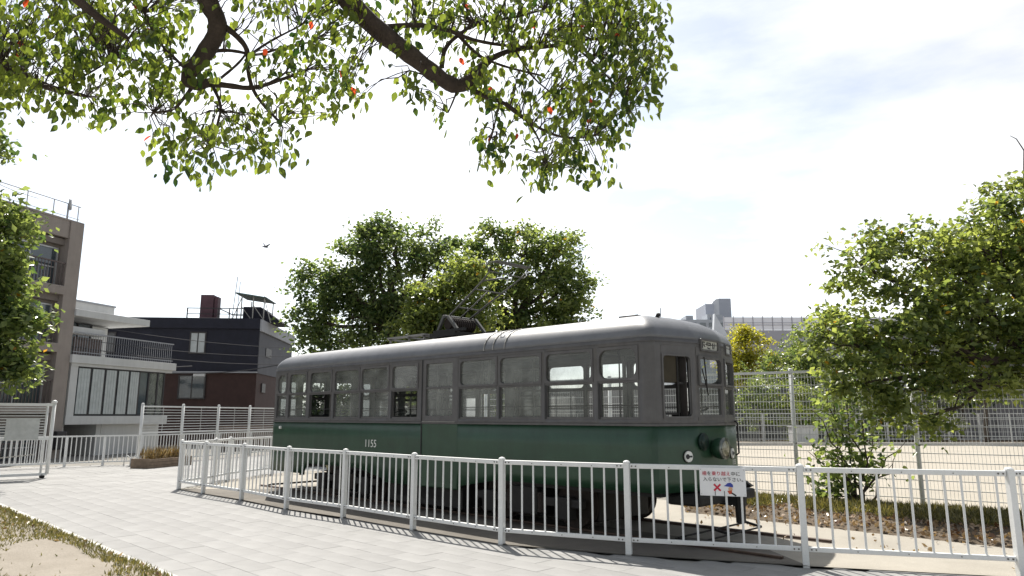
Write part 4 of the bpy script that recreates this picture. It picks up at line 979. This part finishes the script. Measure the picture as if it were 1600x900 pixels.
bw.tube([(.98, -.44, 4.06), (1.0, -.53, 4.13), (1.02, -.50, 4.20), (1.04, -.38, 4.225), (1.04, .38, 4.225), (1.02, .50, 4.20), (1.0, .53, 4.13), (.98, .44, 4.06), (.97, -.44, 4.06)], .011, 7)
bw.build('collector_bow', COLM, pgo, True)
MB().box(1.02, 1.16, -.40, .42, 4.215, 4.24).build('collector_strip', COLM, pgo, bevel=.008)
# interior
bx_part('floor', DARKIN, tr, (-5.1, 4.6, -1.04, 1.04, .74, .80))
SEAT = mat('green_moquette', (.035, .06, .05), .9, .2, 9)
for y0, y1, yb0, yb1 in ((-1.03, -.62, -1.04, -.95), (.62, 1.03, .95, 1.04)):
    for x0, x1 in ((-4.1, -.35), (1.3, 4.0)):
        bx_part('seat_bench', SEAT, tr, (x0, x1, y0, y1, .95, 1.2), (x0, x1, yb0, yb1, 1.2, 1.53), bevel=.03)
for x, y in ((-3.7, -.55), (-.2, -.55), (1.1, -.55), (-3.7, .55), (-.2, .55), (1.1, .55), (2.6, .55), (-2.1, .55)):
    MB().tube([(x, y, .8), (x, y, 2.9)], .018, 8).build('grab_pole', STEEL, tr, True)
for xx in (-3.72, 3.72):
    for q in ((-1.03, -.4, .8, 1.5), (.4, 1.03, .8, 1.5), (-1.03, 1.03, 2.45, 2.6), (-.44, -.4, 1.502, 2.448)): bx_part('cab_partition', INNER, tr, (xx - .02, xx + .02) + q)
for sgn in (1, -1):
    cb = MB().box(*sorted((4.28 * sgn, 4.62 * sgn)), -.28, .08, .8, 1.58); cb.cyl((4.45 * sgn, -.1, 1.58), (0, 0, 1), .16, .15, .06, 16); cb.build('controller', IRON, tr, bevel=.02)
    hw_ = MB(); ring_pts = [(4.5 * sgn + .12 * math.cos(a), .22 + .15 * math.cos(a) * 0 + .17 * math.sin(a), 1.68 + .04 * math.cos(a)) for a in np.linspace(0, 2 * math.pi, 17)]
    hw_.tube(ring_pts, .014, 6, cap=False); hw_.tube([(4.5 * sgn, .22, .9), (4.5 * sgn, .22, 1.68)], .02, 8); hw_.build('hand_brake_wheel', IRON, tr, True)
for y in (-.5, .5):
    MB().tube([(-4, y, 2.62), (4, y, 2.62)], .014, 6).build('strap_rail', STEEL, tr, True)
# undercarriage; black filler boxes stand in for the deep shade beneath
bx_part('underframe_and_shade_block', IRON, tr, (-5.1, 4.6, -.98, .98, .60, .739), (-.98, .98, -1.0, 1.0, .16, .60))  # low middle block is added, black in place of deep shade
bx_part('equipment_case', IRON, tr, (-.8, .6, -1.0, -.6, .22, .5), bevel=.03); bx_part('air_tank', IRON, tr, (-.7, .7, .55, .95, .24, .5), bevel=.06)
for xc in (-2.35, 2.35):
    bo_ = MB()
    for y in (-.98, .98):
        bo_.box(xc - 1.05, xc + 1.05, y - .05, y + .05, .36, .48); bo_.box(xc - .25, xc + .25, y - .07, y + .07, .22, .60)
        for xx in (-.72, .72): bo_.box(xc + xx - .13, xc + xx + .13, y - .09, y + .09, .20, .50)
    bo_.box(xc - 1.02, xc + 1.02, -.62, .62, .15, .595); bo_.box(xc - .3, xc + .3, -.95, .95, .2, .58); bgo = bo_.build('bogie_and_shade_block', IRON, tr, bevel=.015)  # wide centre box fills the inside black in place of deep shade
    for xx in (-.72, .72):
        for y in (-.72, .72):
            wm = MB(); wm.tube([(xc + xx, y - .055, .385), (xc + xx, y + .04, .385), (xc + xx, y + .042, .385), (xc + xx, y + .06, .385)], [.32, .325, .345, .345], 28); smooth_angle(wm.build('wheel', RUST, bgo), 40)
        MB().tube([(xc + xx, -.72, .385), (xc + xx, .72, .385)], .06, 10).build('axle', RUST, bgo)
    for y in (-1.0, 1.0):
        cs = MB()
        for xx in (-.3, .3): cs.tube([(xc + xx, y, .26 + k * .012) for k in range(24)], [.055 + .008 * (k % 2) for k in range(24)], 10)
        cs.build('spring', RUST, bgo)
fnl = MB().tube([(-2.95, -1.0, .70), (-2.95, -1.0, .62), (-2.95, -1.0, .56)], [.075, .04, .02], 10).box(-3.07, -2.83, -1.03, -.97, .70, .72); fnl.build('sand_funnel', mat('pale_yellow_paint', (.45, .42, .26), .6, .2, 9), tr, True)
RAILM = mat('rail_steel', (.10, .07, .055), .6, .3, 8, metal=.3)
for y, lab in ((-.72, 'rusty steel rail under the near wheels of the tram'), (.72, 'rusty steel rail under the far wheels of the tram')):
    ro = empty('steel_rail', tuple(TO + BX * y), math.atan2(AX.y, AX.x)); tag(ro, lab, 'rail', 'rails under the tram')
    bx_part('rail_foot', RAILM, ro, (-6.2, 6.0, -.055, .055, .0262, .034)); bx_part('rail_head', RAILM, ro, (-6.2, 6.0, -.03, .03, .036, .062), bevel=.006); bx_part('rail_web', RAILM, ro, (-6.2, 6.0, -.012, .012, .0345, .0359))

# ================================================================== TREES
A_ = [(620,385,28,72,48),(560,420,28,56,52),(500,448,28,46,44),(478,500,28,34,40),(540,500,28,66,46),(605,455,28,66,56),(682,402,28,46,48),(640,510,28,56,40),(590,370,28,40,30),(500,545,28,40,26),(570,540,28,44,26),(640,545,28,36,22)]
tree('camphor_tree', 'dark green round-crowned tree behind the far half of the tram', 'tree', (at(612, 640, 28).x, 28, 0), at(612, 505, 28), [lobe(*l) for l in A_], 22500, .19, .26, LG5, 31, 'trees behind the tram', BARK, .40, inner=.3)
B_ = [(765,388,29,46,44),(825,375,29,50,36),(865,400,29,48,46),(900,445,29,38,50),(850,455,29,58,46),(780,440,29,56,48),(760,505,29,50,34),(830,512,29,70,34),(890,500,29,40,34),(800,545,29,60,20),(880,530,29,44,22)]
tree('camphor_tree', 'lighter green round-crowned tree behind the tram collector', 'tree', (at(790, 640, 29).x, 29, 0), at(792, 515, 29), [lobe(*l) for l in B_], 21500, .19, .25, LG1, 32, 'trees behind the tram', BARK, .40, inner=.3)
C_ = [(675,470,25,40,44),(722,432,25,36,34),(650,508,25,38,28),(735,485,25,40,38),(700,510,25,46,26)]
tree('camphor_tree', 'small yellow-green tree between the two round crowns behind the tram', 'tree', (at(690, 640, 25).x, 25, 0), at(690, 530, 25), [lobe(*l) for l in C_], 11500, .18, .14, LG4, 33, 'trees behind the tram', BARK, .42, inner=.3)
L_ = [(8,345,16.5,32,36),(0,430,16.5,36,50),(20,515,16.5,32,48),(2,568,16.5,40,30),(-60,400,16.5,60,80),(-70,520,16.5,60,80),(-12,225,16.5,14,34)]
tree('broadleaf_tree', 'bushy green tree at the left edge in front of the apartment block', 'tree', (-13.5, 16.5, 0), (-13.2, 16.5, 2.4), [lobe(*l) for l in L_], 15000, .19, .16, LG1, 34, None, BARK, .36, inner=.35)
RL = [(1345,415,12.4,56,54),(1440,405,12.3,66,60),(1530,385,12.4,76,74),(1575,315,12.6,40,42),(1330,540,11.9,62,58),(1425,520,11.8,84,76),(1535,500,11.8,100,86),(1630,420,12.3,100,130),(1350,598,11.7,48,40),(1415,610,11.6,42,42),(1450,650,11.6,32,36),(1530,585,11.9,84,46),(1640,560,12,90,80),(1300,500,12.2,34,36),(1720,450,12.5,110,140)]
rt = tree('camphor_tree', 'large spreading green tree overhanging the railing at the right edge', 'tree', (9.6, 12.0, 0), (9.2, 12.0, 2.3), [lobe(*l) for l in RL], 37000, .12, .2, LG4, 35, None, BARK, .24, inner=.3)
tw_ = MB(); b_ = Vector((9.6, 12, 0)); tw_.tube([at(1600, 320, 12.4) - b_, at(1600, 235, 12.4) - b_, at(1588, 217, 12.4) - b_, at(1578, 212, 12.4) - b_], [.02, .012, .008, .004], 6); tw_.build('bare_twig', BARK, rt)
# multi-stemmed shrub on the planting strip
sb = G(1345, 800); Ysh = sb.y
random.seed(41); rng = np.random.default_rng(41)
sr = empty('shrub', tuple(sb)); tag(sr, 'multi-stemmed leafy shrub growing from the strip by the mesh fence', 'shrub')
tips = [(1268,640),(1290,600),(1262,705),(1278,735),(1300,660),(1330,690),(1350,650),(1310,745),(1272,770),(1405,700),(1395,725),(1375,660),(1415,690),(1320,620),(1290,700),(1345,720),(1285,760),(1300,575)]
stm = MB(); P, T = [], []
for k, (x, y) in enumerate(tips):
    tip = at(x, y, Ysh + random.uniform(-.45, .45)); st0 = sb + Vector((random.uniform(-.14, .14), random.uniform(-.12, .12), .1))
    pp = bend(st0, tip, random.uniform(-.04, .12), 6, .07); stm.tube([p - sb for p in pp], [.024, .020, .015, .011, .007, .004], 6)
    for j in range(56 if k not in (9, 10, 12) else 12):
        t_ = random.uniform(.55, 1.05); q = pp[0].lerp(pp[-1], t_) if t_ > 1 else pp[min(5, int(t_ * 5))]
        P.append(np.array(q - sb) + rng.normal(size=3) * (.16, .16, .13)); T.append(np.clip(rng.normal(.4, .25), 0, .9))
stm.build('stem', BARK, sr, True); P = np.array(P); n = len(P); d = rng.normal(size=(n, 3)); d[:, 2] = d[:, 2] * .6 - .3
o = bpy.data.objects.new('foliage', leaf_mesh('foliage', P, d, rng.uniform(-1.2, 1.2, n), rng.uniform(.09, .15, n), np.array(T), LG1, OVATE_V, OVATE_F)); COL.objects.link(o); o.parent = sr; o['kind'] = 'stuff'

# the tree whose boughs hang over the viewer
LOV = leaf_mat('overhead_leaf', (.02, .05, .012), (.19, .24, .045), (.45, .06, .03), trans=.55)
random.seed(51); rng = np.random.default_rng(51)
OB = Vector((-5.2, 2.6, 0)); ot = empty('overhanging_tree', tuple(OB)); tag(ot, 'tree with dark crooked boughs and hanging leaves across the top of the view', 'tree')
FORK = Vector((-4.9, 2.8, 4.6))
MB().tube([p - OB for p in bend(OB - Vector((0,0,.1)), FORK, 0, 7, .03)], [.34, .28, .26, .25, .24, .23, .22], 14).build('trunk', BARK, ot, True)
def path_px(lst): return [at(x, y, Y) for x, y, Y in lst]
def smooth_path(p, it=2):
    for _ in range(it):
        q = [p[0]]
        for a, b in zip(p[:-1], p[1:]): q += [a.lerp(b, .25), a.lerp(b, .75)]
        p = q + [p[-1]]
    return p
SK = []
def bough(pts, r0, r1, n=9, name='branch'):
    pts = smooth_path(pts); m_ = len(pts); rr_ = [(r0 + (r1 - r0) * (k / (m_ - 1)) ** (3 if name == 'bough' else .8)) * (1 + .09 * math.sin(k * 1.9) * (r0 > .03) + .06 * math.sin(k * 4.3 + 1)) for k in range(m_)]
    MB().tube([p - OB for p in pts], rr_, n).build(name, BARK, ot, True)
    for p in pts: SK.append(p)
bough([FORK, FORK + Vector((.8, .6, 1.6)), at(300, -90, 4.6), at(322, 0, 4.8), at(346, 40, 4.9), at(320, 85, 5.0), at(290, 118, 5.05), at(300, 134, 5.1), at(330, 129, 5.1)], .072, .03, 12, 'bough')
bough(path_px([(325,130,5.1),(360,134,5.2),(392,139,5.25),(430,128,5.3),(478,110,5.4)]), .03, .010)
bough(path_px([(347,38,4.9),(375,60,5.0),(388,80,5.1),(386,105,5.2),(394,140,5.25),(412,165,5.3),(436,190,5.4)]), .026, .010)
bough(path_px([(318,84,5.0),(345,78,5.1),(372,80,5.1),(400,88,5.2),(440,74,5.3),(485,66,5.4)]), .018, .007)
bough(path_px([(330,129,5.1),(347,165,5.1),(341,190,5.2),(330,228,5.3)]), .016, .006)
bough(path_px([(302,134,5.1),(290,150,5.1),(272,173,5.1),(240,176,5.2)]), .018, .007)
bough(path_px([(300,120,5.0),(275,92,4.9),(250,70,4.9),(225,20,4.9)]), .014, .007)
bough(path_px([(388,88,5.1),(420,65,5.2),(470,40,5.3)]), .014, .006)
bough(path_px([(345,122,5.1),(372,100,5.1),(386,82,5.1)]), .012, .008)
bough(path_px([(400,138,5.2),(425,128,5.3),(445,115,5.3),(452,105,5.3)]), .013, .006)
bough([FORK, FORK + Vector((1.4, .9, 2.0)), at(500, -60, 4.7), at(545, 5, 4.9), at(600, 55, 5.1), at(645, 88, 5.2), at(690, 125, 5.3), at(720, 138, 5.35), at(745, 116, 5.4), at(765, 90, 5.5)], .078, .03, 12, 'bough')
bough(path_px([(762,94,5.5),(800,76,5.5),(860,73,5.6),(905,62,5.7),(960,60,5.8)]), .028, .009)
bough(path_px([(603,42,5.1),(655,38,5.2),(700,46,5.2),(735,62,5.3),(790,72,5.4),(840,74,5.5)]), .024, .010)
bough(path_px([(690,105,5.3),(694,75,5.3),(715,55,5.3),(745,35,5.4),(800,28,5.5),(850,15,5.6)]), .022, .008)
bough(path_px([(716,55,5.3),(735,75,5.3),(752,90,5.4),(790,105,5.5),(850,119,5.6)]), .017, .008)
bough(path_px([(730,134,5.35),(760,153,5.4),(785,158,5.4),(810,180,5.5),(850,205,5.5),(885,217,5.6),(930,212,5.7)]), .022, .008)
bough(path_px([(790,160,5.4),(828,190,5.4),(850,235,5.5),(852,262,5.5)]), .012, .005)
bough(path_px([(780,160,5.4),(775,185,5.4),(768,215,5.4)]), .011, .005)
bough(path_px([(715,140,5.35),(708,158,5.35),(700,176,5.35)]), .010, .006)
bough(path_px([(690,122,5.3),(665,118,5.3),(640,110,5.3)]), .010, .005)
bough(path_px([(800,70,5.5),(830,120,5.5),(865,148,5.6)]), .011, .005)
bough(path_px([(880,60,5.7),(920,90,5.7),(960,130,5.8),(985,170,5.8)]), .013, .005)
bough([FORK, at(-120, 60, 4.6), at(-30, 100, 4.9), at(40, 122, 5.0), at(85, 140, 5.1), at(135, 150, 5.2)], .09, .010, 8)
bough(path_px([(85,140,5.1),(130,120,5.1),(180,90,5.1)]), .011, .005)
bough([FORK, at(60, -60, 4.4), at(130, 10, 4.5), at(200, 60, 4.7)], .08, .012, 8)
SKA = np.array([tuple(p) for p in SK])
# unseen crown added above and behind the viewer to block sky light
for cx, cy, cz in ((-6, 0, 7.2), (-3, -2.5, 7.8), (0.5, -3, 7.2), (3.5, -2.5, 6.8), (-8, 3, 7.4), (-4.5, 3.6, 9.0), (-.5, .3, 8.6), (3, 1.2, 8.2), (6, -1, 7.2), (-1, -5.5, 6.6), (4, -6, 6.4), (-6, -5, 6.6)):
    MB().tube([p - OB for p in bend(FORK, Vector((cx, cy, cz)), .08, 7, .05)], [.14, .12, .1, .08, .06, .04, .02], 8).build('limb', BARK, ot, True)
CR = np.array([(-6, 0, 7.2), (-3, -2.5, 7.8), (0.5, -3, 7.2), (3.5, -2.5, 6.8), (-8, 3, 7.4), (-4.5, 3.6, 9.0), (-.5, .3, 8.6), (3, 1.2, 8.2), (6, -1, 7.2), (-1, -5.5, 6.6), (4, -6, 6.4), (-6, -5, 6.6)])
pc_ = CR[rng.integers(0, len(CR), 620)] + rng.normal(size=(620, 3)) * (1.0, .9, .7); pq = np.repeat(pc_, 16, 0) + rng.normal(size=(620 * 16, 3)) * .28
pq = pq[(pq[:, 2] - CAM_H) > .78 * np.maximum(pq[:, 1], 0) + 1.2]; nn_ = len(pq); dd_ = rng.normal(size=(nn_, 3)); dd_[:, 2] -= .5
o = bpy.data.objects.new('crown', leaf_mesh('crown', pq - np.array(OB), dd_, rng.uniform(-1.5, 1.5, nn_), rng.uniform(.14, .24, nn_), np.clip(rng.normal(.45, .2, nn_), 0, .92), LOV)); COL.objects.link(o); o.parent = ot; o['kind'] = 'stuff'
polyL = [(-40,-40),(575,-40),(582,60),(575,110),(552,190),(528,172),(505,212),(478,205),(470,238),(440,262),(405,270),(368,262),(330,286),(275,290),(262,262),(236,240),(208,210),(196,180),(160,205),(128,206),(98,196),(70,168),(40,178),(14,186),(-40,200)]
polyR = [(594,-40),(1030,-40),(1038,40),(1034,140),(1018,188),(985,190),(962,240),(950,292),(905,300),(890,270),(850,318),(825,312),(800,285),(740,282),(752,245),(700,200),(650,192),(640,150),(598,140),(610,90)]
holesL = [((368,160),38,42),((300,165),22,14),((250,195),22,20),((410,210),20,12),((240,10),26,20),((358,14),20,16),((120,165),26,12),((425,45),20,16),((180,120),30,22),((60,60),22,18),((500,130),20,22),((310,60),26,40),((330,245),22,12)]
holesR = [((690,160),44,26),((730,185),26,24),((620,20),20,22),((676,66),16,10),((920,165),16,10),((800,250),18,16),((560,100),30,60),((660,100),50,26),((760,60),26,18),((860,110),22,16),((780,200),16,16),((860,40),18,14),((930,240),16,22)]
def sample(poly, holes, nclus, Y0, Y1, sd):
    rg = random.Random(sd); xs_ = [p[0] for p in poly]; ys_ = [p[1] for p in poly]; res = []
    while len(res) < nclus:
        x = rg.uniform(min(xs_), max(xs_)); y = rg.uniform(min(ys_), max(ys_))
        if not inside(x, y, poly): continue
        h = any(((x - c[0]) / a) ** 2 + ((y - c[1]) / b) ** 2 < 1 for c, a, b in holes)
        if h and rg.random() > .12: continue
        dn_ = noise.noise(Vector((x / 55, y / 55, 5 + sd)))
        if dn_ < -.15 and rg.random() > .45: continue
        res.append(at(x, y, rg.uniform(Y0, Y1)))
    return res
LP, LD, LS, LT = [], [], [], []
twg = MB()
for cl in sample(polyL, holesL, 470, 4.5, 5.9, 61) + sample(polyR, holesR, 440, 4.8, 6.1, 62) + sample([(-40,-40),(290,-40),(280,90),(200,150),(60,150),(-40,180)], holesL, 120, 4.6, 6.0, 63) + sample([(880,-40),(1030,-40),(1036,60),(1025,150),(960,230),(900,230),(870,100)], holesR, 90, 4.9, 6.2, 64):
    q = np.array(cl); j = int(np.argmin(((SKA - q) ** 2).sum(1))); src = Vector(SKA[j]); top = cl + Vector((0, 0, .05))
    dist = (top - src).length
    if dist < 1.3: pp = bend(src, top, random.uniform(.0, .18), 5, .06)
    else: pp = bend(top + Vector((random.uniform(-.3,.3), random.uniform(-.2,.2), random.uniform(.15,.3))), top, .05, 5, .05)
    twg.tube([p - OB for p in pp], [.0055, .0048, .004, .003, .002], 4, cap=False)
    m_ = random.randint(4, 9); tone0 = rng.normal(.5, .2)
    for k in range(m_):
        t_ = random.uniform(.55, 1.0); p = pp[0].lerp(pp[-1], t_) if random.random() < .25 else pp[-1]
        p = Vector(p) + Vector(tuple(rng.normal(size=3) * (.055, .07, .045)))
        LP.append(np.array(p - OB)); LD.append(np.array([rng.normal() * .55, rng.normal() * .55, -abs(rng.normal() * .5) - .55])); LS.append(random.uniform(.052, .092)); LT.append(1.0 if random.random() < .004 else float(np.clip(rng.normal(tone0, .18), 0, .92)))
twg.build('twigs', BARK, ot)['kind'] = 'stuff'
LP, LD, LS, LT = map(np.array, (LP, LD, LS, LT)); n = len(LP); roll = rng.uniform(-1.6, 1.6, n)
order = np.argsort(-LS / np.linalg.norm(LP + np.array(OB) - np.array([0, 0, CAM_H]), axis=1)); big, rest = order[:300], order[300:]
tv = []
for k in range(10): tv.append(leaf_mesh('leaf', np.zeros((1, 3)), np.array([[0, 1., 0]]), np.zeros(1), np.ones(1), np.array([.08 + .09 * k]), LOV, OVATE_V, OVATE_F))
X_, Y_, Z_ = rot_basis(LD[big], roll[big])
for q, i in enumerate(big):
    o = inst('leaf', tv[min(9, int(LT[i] * 10))], ot); M4 = Matrix.Identity(4)
    for r_ in range(3): M4[r_][0] = X_[q][r_] * LS[i]; M4[r_][1] = Y_[q][r_] * LS[i]; M4[r_][2] = Z_[q][r_] * LS[i]; M4[r_][3] = LP[i][r_]
    o.matrix_local = M4
o = bpy.data.objects.new('foliage', leaf_mesh('foliage', LP[rest], LD[rest], roll[rest], LS[rest], LT[rest], LOV, OVATE_V, OVATE_F)); COL.objects.link(o); o.parent = ot; o['kind'] = 'stuff'
